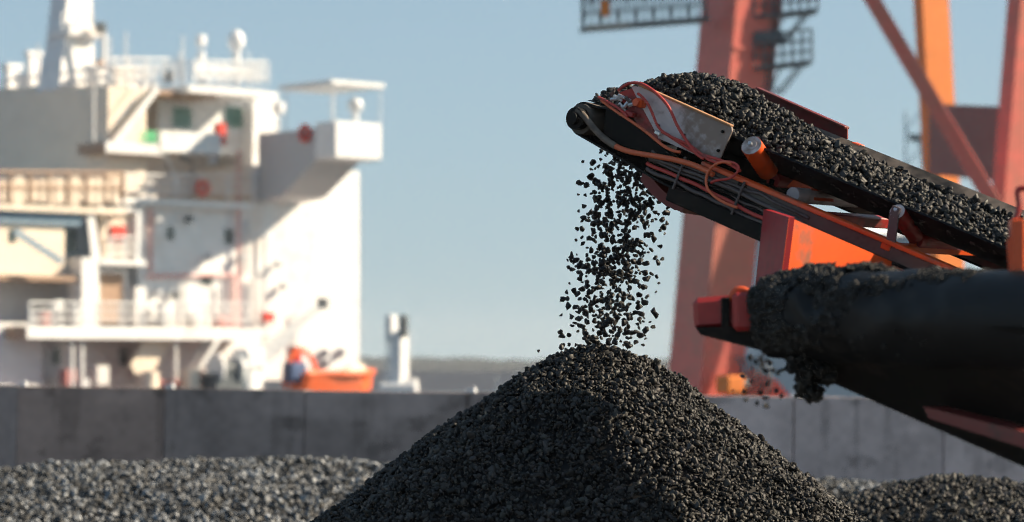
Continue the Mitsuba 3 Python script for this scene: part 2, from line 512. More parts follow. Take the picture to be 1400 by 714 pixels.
def profile_plate(poly_uv, w, thick, ch=0.0):
    """A flat plate in a plane w = const from (u, v) corners; convex."""
    pts = [A(u, v, w) for u, v in poly_uv] + [A(u, v, w + thick) for u, v in poly_uv]
    return hull(pts)


conv = thing('belt_conveyor', 'inclined belt conveyor with orange frame pouring coal onto the big heap', 'conveyor')
LEN = 7.0
R0 = 0.085


def belt_mesh():
    """The troughed carrying run, round the head pulley, and back as the return run; a real thickness."""
    us = np.r_[np.linspace(LEN, 1.0, 40), np.linspace(0.92, 0.0, 14)]
    sec = []                                           # (list of (u, v, w) across)
    wq = np.linspace(-1, 1, 17)
    for u in us:
        k = min(1.0, max(0.0, (u - 0.05) / 0.75))
        lift = np.maximum(np.abs(wq) - 0.42, 0) / 0.58
        edge = np.where(wq < 0, 0.135, 0.205)
        sec.append([(u, R0 + 0.012 + k * (0.012 + edge[j] * lift[j]), wq[j] * (HW + (0.03 if wq[j] > 0 else 0) * k)) for j in range(17)])
    for a in np.linspace(15, 180, 12):
        a = math.radians(a)
        sec.append([(-math.sin(a) * (R0 + 0.012), math.cos(a) * (R0 + 0.012), q * HW) for q in wq])
    for u in np.linspace(0.3, LEN, 20):
        sec.append([(u, -(R0 + 0.012) - min(0.07, 0.10 * u), q * HW * 0.98) for q in wq])
    sec = np.array(sec)
    n, mcount = sec.shape[:2]
    P0 = AA(sec.reshape(-1, 3)).reshape(n, mcount, 3)
    # normals by differences, then offset for thickness
    du, dw = np.gradient(P0, axis=0), np.gradient(P0, axis=1)
    nn = np.cross(du, dw)
    nn /= np.linalg.norm(nn, axis=-1, keepdims=True)
    Q0 = P0 + nn * 0.012
    v = np.vstack([P0.reshape(-1, 3), Q0.reshape(-1, 3)])
    N = n * mcount
    idx = np.arange(N).reshape(n, mcount)
    f = []
    q = np.stack([idx[:-1, :-1], idx[:-1, 1:], idx[1:, 1:], idx[1:, :-1]], -1).reshape(-1, 4)
    f.append(q[:, ::-1] + N)
    cover = (P0.reshape(-1, 3), q)
    for col in (0, mcount - 1):
        e = np.stack([idx[:-1, col], idx[1:, col], idx[1:, col] + N, idx[:-1, col] + N], -1)
        f.append(e)
    return (v, np.vstack(f)), cover


belt_body, belt_top = belt_mesh()
bk = put('belt', belt_body, 'rubber_clean_mat', conv, smooth=50)
put('carrying_face', belt_top, 'rubber_mat', bk, smooth=50)
pulley = put('head_pulley', cyl(A(0, 0, -HW - 0.02), A(0, 0, HW + 0.02), R0, 28), 'dusty_drum_mat', conv, smooth=40)
put('hub', cat(cyl(A(0, 0, -HW - 0.075), A(0, 0, -HW - 0.02), 0.062, 20), cyl(A(0, 0, -HW - 0.10), A(0, 0, -HW - 0.07), 0.035, 16)), 'black_steel_mat', pulley, smooth=40)

# side stringers: channel with a lit top flange
for s, nm in ((-1, 'near'), (1, 'far')):
    w0 = s * (HW + 0.01)
    w1 = s * (HW + 0.055)
    st = put('stringer', abox(0.95, LEN, -0.045, 0.028, w0, w0 + s * 0.012, 0.002), 'dusty_steel_mat', conv)
    put('flange', abox(0.90, LEN, 0.028, 0.052, w0 - s * 0.03, w0 + s * 0.035, 0.004), 'orange_mat', st)
    put('lower_flange', abox(0.95, LEN, -0.058, -0.045, w0, w0 + s * 0.035, 0.003), 'black_steel_mat', st)
put('centre_panel', abox(0.15, 1.05, -0.15, 0.085, 0.295, 0.31), 'black_steel_mat', conv)
# lower chord beam that carries the return run (dark)
for s in (-1, 1):
    put('lower_chord', abox(0.74, 1.52, -0.225, -0.135, s * (HW - 0.015), s * (HW + 0.045), 0.006), 'black_steel_mat', conv)
# hose rack rods between flange and lower chord on the near side
for u in (0.80, 1.22):
    put('rack_rod', cyl(A(u, 0.04, -HW - 0.055), A(u - 0.02, -0.15, -HW - 0.055), 0.0075, 8), 'hose_grey_mat', conv, smooth=40)
# bundle of hydraulic hoses in the rack
g = np.random.default_rng(3)
for k, (v0, r, mt) in enumerate(((-0.002, 0.010, 'hose_grey_mat'), (-0.035, 0.011, 'hose_grey_mat'), (-0.062, 0.009, 'hose_grey_mat'), (-0.088, 0.011, 'hose_red_mat'), (-0.112, 0.012, 'hose_grey_mat'))):
    us = np.linspace(0.55, 1.66, 14)
    vs = v0 - 0.010 * np.sin(us * 3.1 + k) - 0.02 * np.clip(us - 1.0, 0, 2) + 0.003 * g.normal(size=14)
    put('hose', tube(spline(AA(np.stack([us, vs, -HW - 0.028 - 0.012 * (k % 2) + 0 * us], -1)), 50), r, 8), mt, conv, smooth=60)


# the thick orange hose that leaves the flange and curls up to the head
def hose(pxs, r, mat, w=-HW - 0.05, name='hose', n=40):
    """pxs: points measured on the near side plane."""
    pts = [A(*nuv(q[0], q[1], q[2] if len(q) > 2 else w), q[2] if len(q) > 2 else w) for q in pxs]
    return put(name, tube(spline(pts, n), r, 10), mat, conv, smooth=60)


hose([(797, 157), (812, 176), (830, 192), (848, 203), (880, 211), (915, 217), (940, 223), (975, 239)], 0.0155, 'hose_orange_mat', -HW - 0.06, 'pipe')
put('pipe_sleeve', tube(spline([A(*nuv(px, py, -HW - 0.06), -HW - 0.06) for px, py in ((789, 151), (800, 161), (815, 179), (832, 194), (842, 200))], 20), 0.019, 10), 'rubber_mat', conv, smooth=60)
hose([(822, 137), (842, 152), (866, 168), (889, 185), (905, 198), (930, 208)], 0.0085, 'hose_orange_mat', -HW - 0.07)
hose([(818, 133), (836, 142), (848, 150), (858, 160)], 0.008, 'hose_red_mat', -HW - 0.075)
hose([(845, 124), (856, 116), (868, 113), (884, 118), (902, 132), (915, 148), (925, 170), (937, 190), (950, 208), (962, 217)], 0.0085, 'hose_red_mat', -HW - 0.085)
hose([(843, 130), (849, 119), (862, 113), (872, 114)], 0.006, 'rubber_clean_mat', -HW - 0.08)
hose([(872, 128), (884, 140), (893, 158), (899, 172), (915, 186), (945, 200), (965, 216), (985, 222)], 0.0075, 'hose_red_mat', -HW - 0.075)
hose([(905, 180), (930, 196), (955, 210), (975, 216), (1000, 226), (1012, 234)], 0.0085, 'hose_red_mat', -HW - 0.07)
hose([(1000, 224), (980, 224), (968, 236), (966, 254), (976, 268), (992, 278), (1008, 284)], 0.0078, 'hose_orange_mat', -HW - 0.085)
hose([(985, 222), (1000, 222), (1010, 230), (1004, 240), (985, 246), (972, 250)], 0.007, 'hose_red_mat', -HW - 0.08)
# hydraulic fittings by the head
for k in range(9):
    px, py = 838 + 6.5 * (k % 5) + rng.uniform(-2, 2), 128 + 9 * (k // 5) + rng.uniform(-4, 6) + 3.0 * (k % 5)
    q = A(*nuv(px, py, -HW - 0.06), -HW - 0.06)
    d = unit(rng.normal(size=3) + U * 1.2)
    put('fitting', cat(cyl(q - d * 0.02, q + d * 0.02, 0.011, 6), cyl(q + d * 0.02, q + d * 0.038, 0.007, 8)), 'steel_mat' if k % 3 else 'hose_grey_mat', conv, smooth=30)
q = A(*nuv(876, 141, -HW - 0.05), -HW - 0.05)
vb = put('valve_block', cbox(q, AX, [0.028, 0.03, 0.022], 0.006), 'orange_mat', conv)
put('cap', cyl(q - W * 0.05, q - W * 0.02, 0.02, 14), 'orange_mat', vb, smooth=40)
q = A(*nuv(862, 156, -HW - 0.05), -HW - 0.05)
put('valve_block', cbox(q, AX, [0.03, 0.02, 0.014], 0.005), 'red_mat', conv)
q = A(*nuv(900, 182, -HW - 0.06), -HW - 0.06)
put('clamp', cbox(q, AX, [0.02, 0.012, 0.01], 0.003), 'steel_mat', conv)

# side plates at the head: black cheek, grey skirt plate, dark red inside
pl = [nuv(px, py) for px, py in ((834, 143), (892, 188), (935, 222), (905, 214), (850, 205), (828, 190))]
put('cheek_plate', profile_plate(pl, -HW - 0.028, 0.014), 'black_steel_mat', conv)
pl = [nuv(px, py) for px, py in ((846, 128), (870, 120), (905, 150), (905, 200), (880, 178))]
put('inner_plate', profile_plate(pl, -HW - 0.018, 0.010), 'red_mat', conv)
pl = [nuv(px, py) for px, py in ((868, 119), (884, 119), (1005, 173), (1006, 180), (988, 221), (972, 219), (906, 190), (897, 170))]
sk = put('skirt_plate', profile_plate(pl, -HW - 0.034, 0.009), 'plate_mat', conv, label='grey scuffed steel skirt plate')
e0, e1 = nuv(880, 117), nuv(1006, 173)
put('rim', beam(A(*e0, -HW - 0.034), A(*e1, -HW - 0.034), 0.034, 0.012, V, 0.003), 'rust_mat', sk)
for px, py in ((988, 180), (982, 206), (900, 172), (935, 185)):
    q = A(*nuv(px, py, -HW - 0.04), -HW - 0.04)
    put('bolt', cyl(q - W * 0.006, q + W * 0.004, 0.009, 6), 'black_steel_mat', sk)
pl = [nuv(px, py, HW + 0.05) for px, py in ((1026, 126), (1040, 122), (1158, 174), (1158, 190), (1146, 192), (1030, 150))]
fs_ = put('far_skirt_plate', profile_plate(pl, HW + 0.05, 0.012), 'maroon_mat', conv, label='dark red skirt plate on the far side of the belt')
e0, e1 = nuv(1036, 121, HW + 0.05), nuv(1158, 175, HW + 0.05)
put('rim', beam(A(*e0, HW + 0.05), A(*e1, HW + 0.05), 0.05, 0.014, V, 0.003), 'maroon_mat', fs_)
q = A(*nuv(1172, 201, HW + 0.05), HW + 0.05)
put('bracket', cbox(q, AX, [0.03, 0.03, 0.02], 0.005), 'orange_mat', conv)

# belt scraper under the head: dark red curved plate
sp = []
for k in range(7):
    a = k / 6
    sp.append((0.44 + 0.34 * a, -0.13 - 0.10 * a - 0.03 * math.sin(a * math.pi)))
ms = [hull([A(p[0], p[1], -0.33), A(q[0], q[1], -0.33), A(p[0], p[1], 0.12), A(q[0], q[1], 0.12),
            A(p[0], p[1] - 0.075 + 0.03 * i / 6, -0.33), A(q[0], q[1] - 0.075 + 0.03 * i / 6, -0.33), A(p[0], p[1] - 0.075, 0.12), A(q[0], q[1] - 0.075, 0.12)]) for i, (p, q) in enumerate(zip(sp[:-1], sp[1:]))]
put('belt_scraper', cat(*ms), 'maroon_mat', conv)

# troughing idlers: each a near wing roller, a flat centre roller, a far wing roller, on a cross frame
for i, u in enumerate((1.19, 2.16, 3.3, 4.5, 5.7)):
    t = math.radians(28)
    fr = put('idler_frame', cat(abox(u - 0.03, u + 0.03, -0.005, 0.03, -HW - 0.03, HW + 0.03, 0.005), abox(u - 0.012, u + 0.012, 0.0, 0.06, -0.20, -0.18), abox(u - 0.012, u + 0.012, 0.0, 0.06, 0.18, 0.20)), 'orange_mat' if i != 0 else 'black_steel_mat', conv)
    rr = 0.042
    put('roller', cyl(A(u, 0.055, -0.185), A(u, 0.055, 0.185), rr, 20), 'red_mat', fr, smooth=40)
    for s in (-1, 1):
        a_, b_ = A(u, 0.075, s * 0.20), A(u, 0.075 + 0.27 * math.sin(t), s * (0.20 + 0.27 * math.cos(t)))
        if i == 0:
            b_ = A(u, 0.235, s * (HW + 0.05))
            a_ = b_ + (a_ - b_) * 0.8
        re = 0.058 if i == 0 else rr
        rl = put('roller', cyl(a_, b_, re, 24), 'orange_mat' if i == 0 else 'red_mat', fr, smooth=40)
        d = unit(b_ - a_)
        put('end_cap', cat(cyl(b_, b_ + d * 0.004, re * 0.96, 24), cyl(b_, b_ + d * 0.010, re * 0.55, 18)), 'plate_mat', rl, smooth=40)
        put('shaft', cyl(b_, b_ + d * 0.03, 0.011, 12), 'steel_mat', rl, smooth=40)
        if i == 0:
            continue
        top = b_ + d * 0.02
        foot = A(u + 0.03, 0.03, s * (HW + 0.03))
        put('bracket', cat(beam(foot, top - V * 0.03, 0.055, 0.010, W), beam(top - V * 0.032, top + V * 0.016, 0.05, 0.012, W)), 'hose_grey_mat' if i == 1 else 'black_steel_mat', fr)
# a return idler drum with its bracket below the belt, and the orange cross member
put('return_roller', cyl(A(1.42, 0.045, -0.30), A(1.42, 0.045, 0.30), 0.042, 20), 'plate_mat', conv, smooth=40)
cm = put('cross_member', abox(1.60, 1.66, -0.04, 0.02, -HW, HW + 0.1, 0.006), 'red_mat', conv)
e = nuv(1150, 268, 0.22)
put('gusset', hull([A(e[0] + a, e[1] + b, w_) for a, b in ((-0.10, 0.0), (0.10, -0.01), (0.02, 0.09), (-0.06, 0.07)) for w_ in (-0.16, -0.10, 0.02)]), 'orange_mat', cm)

# support bracket: bent orange plate with the shade on its left side painted dark red, under the stringer
c1, c2 = P(1079, 297, 14.15), P(1062, 430, 14.15)           # the corner edge
left_back = [P(1044, 286, 15.2), P(1028, 432, 15.2)]
right_pts = [P(1250, 371, 14.98), None]
right_pts[1] = right_pts[0] + (c2 - c1) * 0.6
off = np.array([0.0, 0.03, 0])
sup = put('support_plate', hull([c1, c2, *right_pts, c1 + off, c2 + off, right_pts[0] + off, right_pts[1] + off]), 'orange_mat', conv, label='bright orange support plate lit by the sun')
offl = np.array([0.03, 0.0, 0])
put('support_side', hull([c1 - [0.002, 0, 0], c2 - [0.002, 0, 0], left_back[0], left_back[1], c1 + offl - [0.002, 0, 0] + [0, .012, 0], c2 + offl + [0, .012, 0], left_back[0] + offl, left_back[1] + offl]), 'shaded_side_mat', conv, label='side of the support plate with its shade painted dark red')

# coal riding on the belt
def belt_floor(u, w):
    lift = np.maximum(np.abs(w) / HW - 0.42, 0) / 0.58
    k = np.clip((u - 0.05) / 0.75, 0, 1)
    return R0 + 0.024 + k * (0.012 + np.where(w < 0, 0.135, 0.205) * lift)


def coal_top(u, w):
    crown = np.interp(u, [-0.12, 0.0, 0.15, 0.35, 0.6, 0.95, 1.3, 2.0, 3.0, 7.0], [0.05, 0.10, 0.20, 0.315, 0.325, 0.27, 0.215, 0.165, 0.15, 0.15])
    q = np.stack([u * 6, w * 6, u * 0], -1)
    f = np.clip(1 - (np.abs(w - 0.02) / 0.36) ** 2, 0, 1)
    return np.maximum(belt_floor(u, w), R0 + 0.02 + crown * (0.25 + 0.75 * f) + 0.05 * (meshkit.fbm(q, 3, 12) - 0.5))


g = np.random.default_rng(9)
n = 9500
u = np.r_[g.uniform(-0.05, 3.2, 7600), g.uniform(3.2, LEN, n - 7600)]
w = g.uniform(-0.35, 0.37, n)
rad = np.exp(g.uniform(math.log(0.013), math.log(0.029), n))
v = coal_top(u, w) + rad * g.uniform(-0.7, 0.5, n)
gu, gw = np.meshgrid(np.linspace(-0.06, LEN, 160), np.linspace(-0.36, 0.38, 22), indexing='ij')
bv = AA(np.stack([gu, coal_top(gu, gw) - 0.02, gw], -1).reshape(-1, 3))
i = np.arange(gu.size).reshape(gu.shape)
bf = np.stack([i[:-1, :-1], i[:-1, 1:], i[1:, 1:], i[1:, :-1]], -1).reshape(-1, 4)
base = trimesh.Trimesh(bv, np.vstack([bf[:, [0, 1, 2]], bf[:, [0, 2, 3]]]), process=False)
m, c = join([(base, np.tile([[0.014, 0.014, 0.014]], (len(bv), 1))), lumps(AA(np.stack([u, v, w], -1)), rad, coal_cols(n, g, 0.005, 0.045), g)])
put('belt_coal', m, 'coal_mat', smooth=True, color=c, label='bed of coal lumps riding up the inclined belt', category='coal', kind='stuff')

# coal falling from the head: single lumps against the sky
g = np.random.default_rng(13)
PROTO_PLY = [mikit.ply(m, 'lump_mat', smooth=True) for m in PROTO]
fall = []
for _ in range(1200):
    t = g.random() ** 1.15
    py = 205 + 270 * t
    cx = np.interp(py, [205, 290, 380, 475], [868, 853, 838, 822])
    sg = np.interp(py, [205, 260, 380, 475], [30, 32, 30, 30])
    px = cx + sg * g.normal() * (1.0 if g.random() < 0.8 else 1.5)
    if not np.interp(py, [205, 300, 475], [797, 784, 758]) < px < np.interp(py, [205, 270, 300, 475], [922, 938, 914, 890]):
        continue
    q = P(px, py, 16.6 + 0.17 * g.normal())
    fall.append((q, math.exp(g.uniform(math.log(0.0095), math.log(0.0265)))))
for px, py in ((835, 478), (858, 462), (902, 494), (915, 508), (736, 480), (896, 300), (933, 276), (936, 281)):
    fall.append((P(px, py, 16.5), 0.013))
for _ in range(34):                                             # spill from the nearer conveyor
    fall.append((P(g.normal(1040, 22), g.uniform(486, 556), g.uniform(10.6, 11.4)), g.uniform(0.007, 0.016)))
fall.sort(key=lambda q: -q[1] / q[0][1])
for q, r in fall[:300]:
    k = key('coal_lump')
    R = random_rot(1, g)[0]
    M = np.eye(4)
    M[:3, :3] = R * r * np.array([1.0, 1.0, 1.0])
    M[:3, 3] = q
    scene[k] = {**PROTO_PLY[int(g.integers(0, len(PROTO)))], 'to_world': T(M)}
    near = q[1] < 13
    labels[k] = {'label': 'black coal lump falling off the near dark conveyor at right' if near else 'black coal lump in mid air between conveyor head and heap', 'category': 'coal lump',
                 'group': 'coal lumps spilling from the near conveyor' if near else 'coal lumps falling from the conveyor head'}
rest = fall[300:]
m, c = lumps(np.array([q for q, r in rest]), np.array([r for q, r in rest]), coal_cols(len(rest), g, 0.006, 0.02), g)
put('coal_crumbs', m, 'coal_mat', color=c, label='small black coal crumbs scattered through the falling stream', category='coal', kind='stuff')

# ================================================================ CONVEYOR B (near, dark, low right)
near = thing('discharge_conveyor', 'dark near conveyor with coal crusted drum and red bearing end at right', 'conveyor')
B0, B1 = P(1062, 432, 12.0), P(1500, 440, 10.2)
bd = unit(B1 - B0)
n = 60
tt = np.linspace(0, 1, n)
rad = 0.184 * np.clip(np.sqrt(np.clip(1 - ((0.055 - tt) / 0.075).clip(0, 1) ** 2, 0, 1)), 0.35, 1)
g = np.random.default_rng(21)
dm_ = tube(B0 + (B1 - B0) * tt[:, None], rad, 40)
axp = (dm_.vertices - B0) @ bd / np.linalg.norm(B1 - B0)
ctr = B0 + (B1 - B0) * axp[:, None]
bump = (meshkit.fbm(dm_.vertices * 9, 3, 4) - 0.52) * 0.08 * np.clip((0.8 - axp) / 0.5, 0, 1)
dm_.vertices = ctr + (dm_.vertices - ctr) * (1 + bump / 0.18)[:, None]
put('belt', dm_, 'rubber_clean_mat', near, smooth=60)
# under frame: a deep dark hull-like beam running down to the right
def bprism(pix, Y0, Y1, depth):
    pts = []
    for px, py in pix:
        Y = Y0 + (Y1 - Y0) * (px - 1040) / 400
        q = P(px, py, Y)
        pts += [q, q + np.array([0.1, depth, 0])]
    return hull(pts)


pts = []
for px, py, dy in ((1062, 438, -0.12), (1430, 450, -0.12), (1095, 505, 0.22), (1150, 523, 0.30), (1430, 652, 0.75)):
    Y = 12.05 - 1.85 * (px - 1040) / 400 + dy
    pts += [P(px, py, Y), P(px, py, Y + 0.35)]
put('under_frame', hull(pts), 'black_steel_mat', near)
put('lower_rail', bprism([(1262, 556), (1270, 572), (1430, 622), (1430, 598)], 12.15, 10.35, 0.06), 'maroon_mat', near, label='red lower rail of the near conveyor')
# bearing end at the left
bb = put('bearing_arm', beam(P(950, 430, 12.05), P(1035, 424, 12.0), 0.13, 0.135, ch=0.022), 'red_mat', near)
put('end_block', beam(P(1000, 427, 11.97), P(1034, 426, 11.97), 0.18, 0.16, ch=0.018), 'red_mat', bb)
put('collar', beam(P(985, 430, 12.0), P(996, 430, 12.0), 0.15, 0.140, ch=0.006), 'black_steel_mat', bb)
put('foot', hull([P(950, 447, 11.92), P(1040, 447, 11.92), P(1066, 486, 11.92), P(985, 462, 11.92), P(958, 458, 11.92), P(950, 447, 12.1), P(1040, 447, 12.1), P(1066, 486, 12.1), P(985, 462, 12.1), P(958, 458, 12.1)]), 'black_steel_mat', bb)
a = np.linspace(-0.3, 3.6, 12)
c0 = P(1013, 406, 11.95)
put('shackle', tube(np.array([c0 + RT * 0.036 * math.cos(t) + np.array([0, 0, 0.03 * math.sin(t)]) for t in a]), 0.016, 10), 'orange_mat', bb, smooth=60)
# upright at the right edge
up = put('upright', cat(beam(P(1390, 300, 10.6), P(1390, 470, 10.6), 0.05, 0.06, (0, 1, 0), 0.005)), 'orange_mat', near)
put('hook', tube(spline([P(1384, 330, 10.6), P(1388, 300, 10.6), P(1393, 275, 10.6), P(1391, 262, 10.6), P(1404, 258, 10.6)], 20), 0.011, 8), 'red_mat', up, smooth=60)
put('plate', hull([P(1376, 330, 10.58), P(1400, 305, 10.58), P(1420, 320, 10.58), P(1420, 400, 10.58), P(1380, 385, 10.58), P(1376, 330, 10.63), P(1400, 305, 10.63), P(1420, 320, 10.63), P(1420, 400, 10.63), P(1380, 385, 10.63)]), 'orange_mat', up)
# crust of coal on the drum and the clump hanging under it
g = np.random.default_rng(22)
cs, rs = [], []
for _ in range(8600):
    t = g.random() ** 1.2 * 0.70
    ang = g.uniform(-0.9, 3.8) if t < 0.24 else g.normal(1.45, 0.75)
    ce = B0 + (B1 - B0) * t
    s = unit(np.cross(bd, [0, 0, 1]))
    o = math.cos(ang) * s + math.sin(ang) * np.array([0, 0, 1])
    p0 = ce + o * np.interp(t, tt, rad)
    rr = np.interp(t, tt, rad) + (meshkit.fbm(p0 * 9, 3, 4) - 0.52) * 0.08 * np.clip((0.8 - t) / 0.5, 0, 1)
    keep = meshkit.fbm(p0 * 6, 3, 9)
    if keep < 0.34 + 0.30 * t:
        continue
    heap = 0.022 * max(0.0, math.sin(ang)) ** 2 * max(0, 1 - abs(t - 0.25) / 0.28) * g.random()
    cs.append(ce + o * (rr + heap))
    rs.append(math.exp(g.uniform(math.log(0.007), math.log(0.021))) * (1 if t < 0.35 else 0.7))
for _ in range(900):
    bx_, by_, bw_ = [(1092, 500, 6), (1104, 520, 7), (1110, 538, 5), (1128, 505, 8), (1116, 503, 9), (1098, 533, 4), (1134, 516, 4)][int(g.integers(0, 7))]
    q = P(bx_ + bw_ * g.normal(), by_ + bw_ * 0.9 * g.normal(), 11.8 + 0.06 * g.normal())
    cs.append(q); rs.append(g.uniform(0.010, 0.022))
m, c = lumps(np.array(cs), np.array(rs), coal_cols(len(cs), g, 0.004, 0.035), g)
put('coal_crust', m, 'coal_mat', smooth=True, color=c, label='crust of spilled coal on the near conveyor drum', category='coal', kind='stuff')

# the body of the screening plant, outside the frame on the right, that both conveyors belong to
ch = thing('screening_plant', 'orange screening plant on tracks beyond the right edge that feeds both conveyors', 'machine')
bx = lambda x0, x1, y0, y1, z0, z1, c=0.03: cbox([(x0 + x1) / 2, (y0 + y1) / 2, (z0 + z1) / 2], np.eye(3), [(x1 - x0) / 2, (y1 - y0) / 2, (z1 - z0) / 2], c)
put('screen_box', bx(4.2, 7.8, 10.9, 13.1, 1.5, 2.7), 'orange_mat', ch)
put('chassis', bx(3.6, 8.2, 10.8, 13.2, 0.9, 1.4), 'black_steel_mat', ch)
for yy in (10.9, 13.1):
    put('track', bx(3.8, 8.0, yy - 0.25, yy + 0.25, 0.0, 0.85, 0.2), 'rubber_mat', ch)
for xx in (4.4, 7.4):
    for yy in (11.0, 13.0):
        put('leg', bx(xx - 0.08, xx + 0.08, yy - 0.08, yy + 0.08, 1.4, 1.55), 'red_mat', ch)

# ================================================================ HARBOUR CRANE
crane = thing('harbour_crane', 'tall red and orange harbour crane standing on the quay at right', 'crane')
CR = unit([0.90, 0.436, 0])       # across
CF = np.array([-CR[1], CR[0], 0])  # into the picture


def loft(p, q, a0, b0, a1=None, b1=None):
    a1, b1 = a1 or a0, b1 or b0
    pts = [np.asarray(c) + CR * sa * a / 2 + CF * sb * b / 2 for c, a, b in ((p, a0, b0), (q, a1, b1)) for sa in (-1, 1) for sb in (-1, 1)]
    return hull(pts)


def line_at(p, q, z):
    t = (z - p[2]) / (q[2] - p[2])
    return p + (q - p) * t


LLb, LLt = P(963, 530, 95), P(1014, 0, 95)
leg = put('leg', loft(line_at(LLb, LLt, 0.0), line_at(LLb, LLt, 21.0), 1.55, 2.2, 1.75, 2.35), 'crane_mat', crane)
put('sill', cbox(line_at(LLb, LLt, 0.9) + CR * 0.5, [CR, CF, [0, 0, 1]], [2.4, 1.4, 0.55], 0.08), 'crane_mat', leg)
put('hatch', cbox(line_at(LLb, LLt, 10.2) - CF * 1.17 + CR * 0.1, [CR, CF, [0, 0, 1]], [0.18, 0.03, 0.55]), 'crane_dark_mat', leg)
for zz in (1.6, 4.6, 7.4, 13.0):
    put('stiffener', cbox(line_at(LLb, LLt, zz) - CF * 1.15, [CR, CF, [0, 0, 1]], [0.78, 0.05, 0.05]), 'crane_mat', leg)
RLb, RLt = P(1394, 300, 95.3), P(1420, 0, 95.3)
put('leg', loft(line_at(RLb, RLt, 0.0), line_at(RLb, RLt, 21.0), 1.8, 0.7, 2.0, 0.8), 'crane_mat', crane)
FLb, FLt = P(1288, 260, 100.7), P(1273, 0, 100.7)
put('leg', loft(line_at(FLb, FLt, 0.0), line_at(FLb, FLt, 21.0), 1.1, 0.55), 'crane_orange_mat', crane)  # sunlight on this leg put into a more orange crane paint
NL = FLt + (LLt - RLt)
NLb = FLb + (LLb - RLb)
put('girder', hull([P(1270, 142, 100.2), P(1378, 146, 95.3), P(1270, 238, 100.2), P(1378, 250, 95.3), P(1270, 142, 100.2) + CR * 0.5, P(1378, 146, 95.3) + CR * 0.5, P(1270, 238, 100.2) + CR * 0.5, P(1378, 250, 95.3) + CR * 0.5]), 'crane_girder_shade_mat', crane)
put('brace', beam(P(1180, -22, 95.0), P(1365, 290, 94.0), 0.5, 0.5), 'crane_mat', crane)
put('portal_beam', beam(line_at(LLb, LLt, 20.0), line_at(RLb, RLt, 20.0), 1.6, 2.0), 'crane_mat', crane)
# lattice walkway on the left
wy = 93.5
wk = put('walkway', cat(beam(P(797, 40, wy), P(965, 27, wy + 1), 0.9, 0.14), beam(P(797, 33, wy), P(797, -20, wy), 0.12, 0.12, (0, 1, 0))), 'crane_dark_mat', crane)
p0, p1 = P(797, 38, wy), P(965, 25, wy + 1)
ms = []
for k in range(15):
    q = p0 + (p1 - p0) * k / 14
    ms.append(beam(q, q + [0, 0, 1.25], 0.07, 0.07, (0, 1, 0)))
    if k < 14:
        q2 = p0 + (p1 - p0) * (k + 1) / 14
        ms.append(cyl(q + [0, 0, 1.2 * (k % 2)], q2 + [0, 0, 1.2 * (1 - k % 2)], 0.03, 5))
for zz in (0.45, 0.85, 1.22):
    ms.append(cyl(p0 + [0, 0, zz], p1 + [0, 0, zz], 0.035, 5))
put('railing', cat(*ms), 'crane_dark_mat', wk)
put('lamp_box', cbox(P(827, 12, wy), np.eye(3), [0.12, 0.12, 0.25], 0.02), 'crane_orange_mat', wk)
# landing platforms on the right of the leg
for py, xr in ((22, 1116), (50, 1068), (92, 1108)):
    a_, b_ = P(1030, py + 3, 94.3), P(xr, py - (6 if py != 50 else 0), 94.3)
    pf = put('platform', beam(a_, b_, 0.9, 0.12 if py != 50 else 0.35), 'crane_dark_mat', crane)
    if py != 50:
        put('railing', rail([a_ - [0, 0.4, 0], b_ - [0, 0.4, 0]], 1.05, 0.3, 0.035, 3), 'crane_dark_mat', pf)
        put('strut', cat(cyl(b_ - [0.3, 0, 0], b_ - [1.2, 0, 1.1], 0.05, 6), cyl((a_ + b_) / 2, (a_ + b_) / 2 - [0.8, 0, 1.6], 0.04, 6), cyl(b_ - [0.15, 0, 0], (a_ + b_) / 2 - [0, 0, 0.9], 0.04, 6), cyl(a_ - [0, 0, 0.1], (a_ + b_) / 2 - [0, 0, 0.9], 0.04, 6)), 'crane_dark_mat', pf)
put('ladder', cat(*[cyl(P(1056 + 8 * s, 0, 94.2), P(1044 + 8 * s, 130, 94.2), 0.03, 5) for s in (0, 1)], *[cyl(P(1056 - 12 * k / 26, 130 * k / 26, 94.2), P(1064 - 12 * k / 26, 130 * k / 26, 94.2), 0.02, 5) for k in range(26)]), 'crane_dark_mat', crane)
# machinery at the foot: bogies
for k, px in enumerate((1003, 1050)):
    q = P(px, 505, 94)
    q[2] = 0.9
    bg = put('bogie', cbox(q, [CR, CF, [0, 0, 1]], [0.7, 0.5, 0.5], 0.1), 'crane_orange_mat', crane)
    for s in (-1, 1):
        put('wheel', cyl(q + CR * 0.4 * s - CF * 0.5 - [0, 0, 0.55], q + CR * 0.4 * s - CF * 0.3 - [0, 0, 0.55], 0.34, 18), 'crane_dark_mat', bg)

q = P(998, 526, 93.3)
mo = put('drive_motor', cbox(q, [CR, CF, [0, 0, 1]], [0.34, 0.4, 0.30], 0.08), 'crane_orange_mat', crane)
put('motor_cap', cyl(q + CR * 0.34, q + CR * 0.6, 0.22, 14), 'crane_dark_mat', mo, smooth=40)
put('equaliser_beam', hull([P(1020, 500, 94.2), P(1062, 520, 94.2), P(1085, 548, 94.2), P(1015, 548, 94.2), P(1020, 500, 95.2), P(1062, 520, 95.2), P(1085, 548, 95.2), P(1015, 548, 95.2)]), 'crane_mat', crane)
for k in range(5):
    put('cable', tube(spline([P(1008 + 9 * k, 488, 93.8), P(1016 + 9 * k, 512 + 4 * (k % 2), 93.6), P(1004 + 10 * k, 545, 93.8)], 12), 0.06, 6), 'crane_dark_mat', crane)

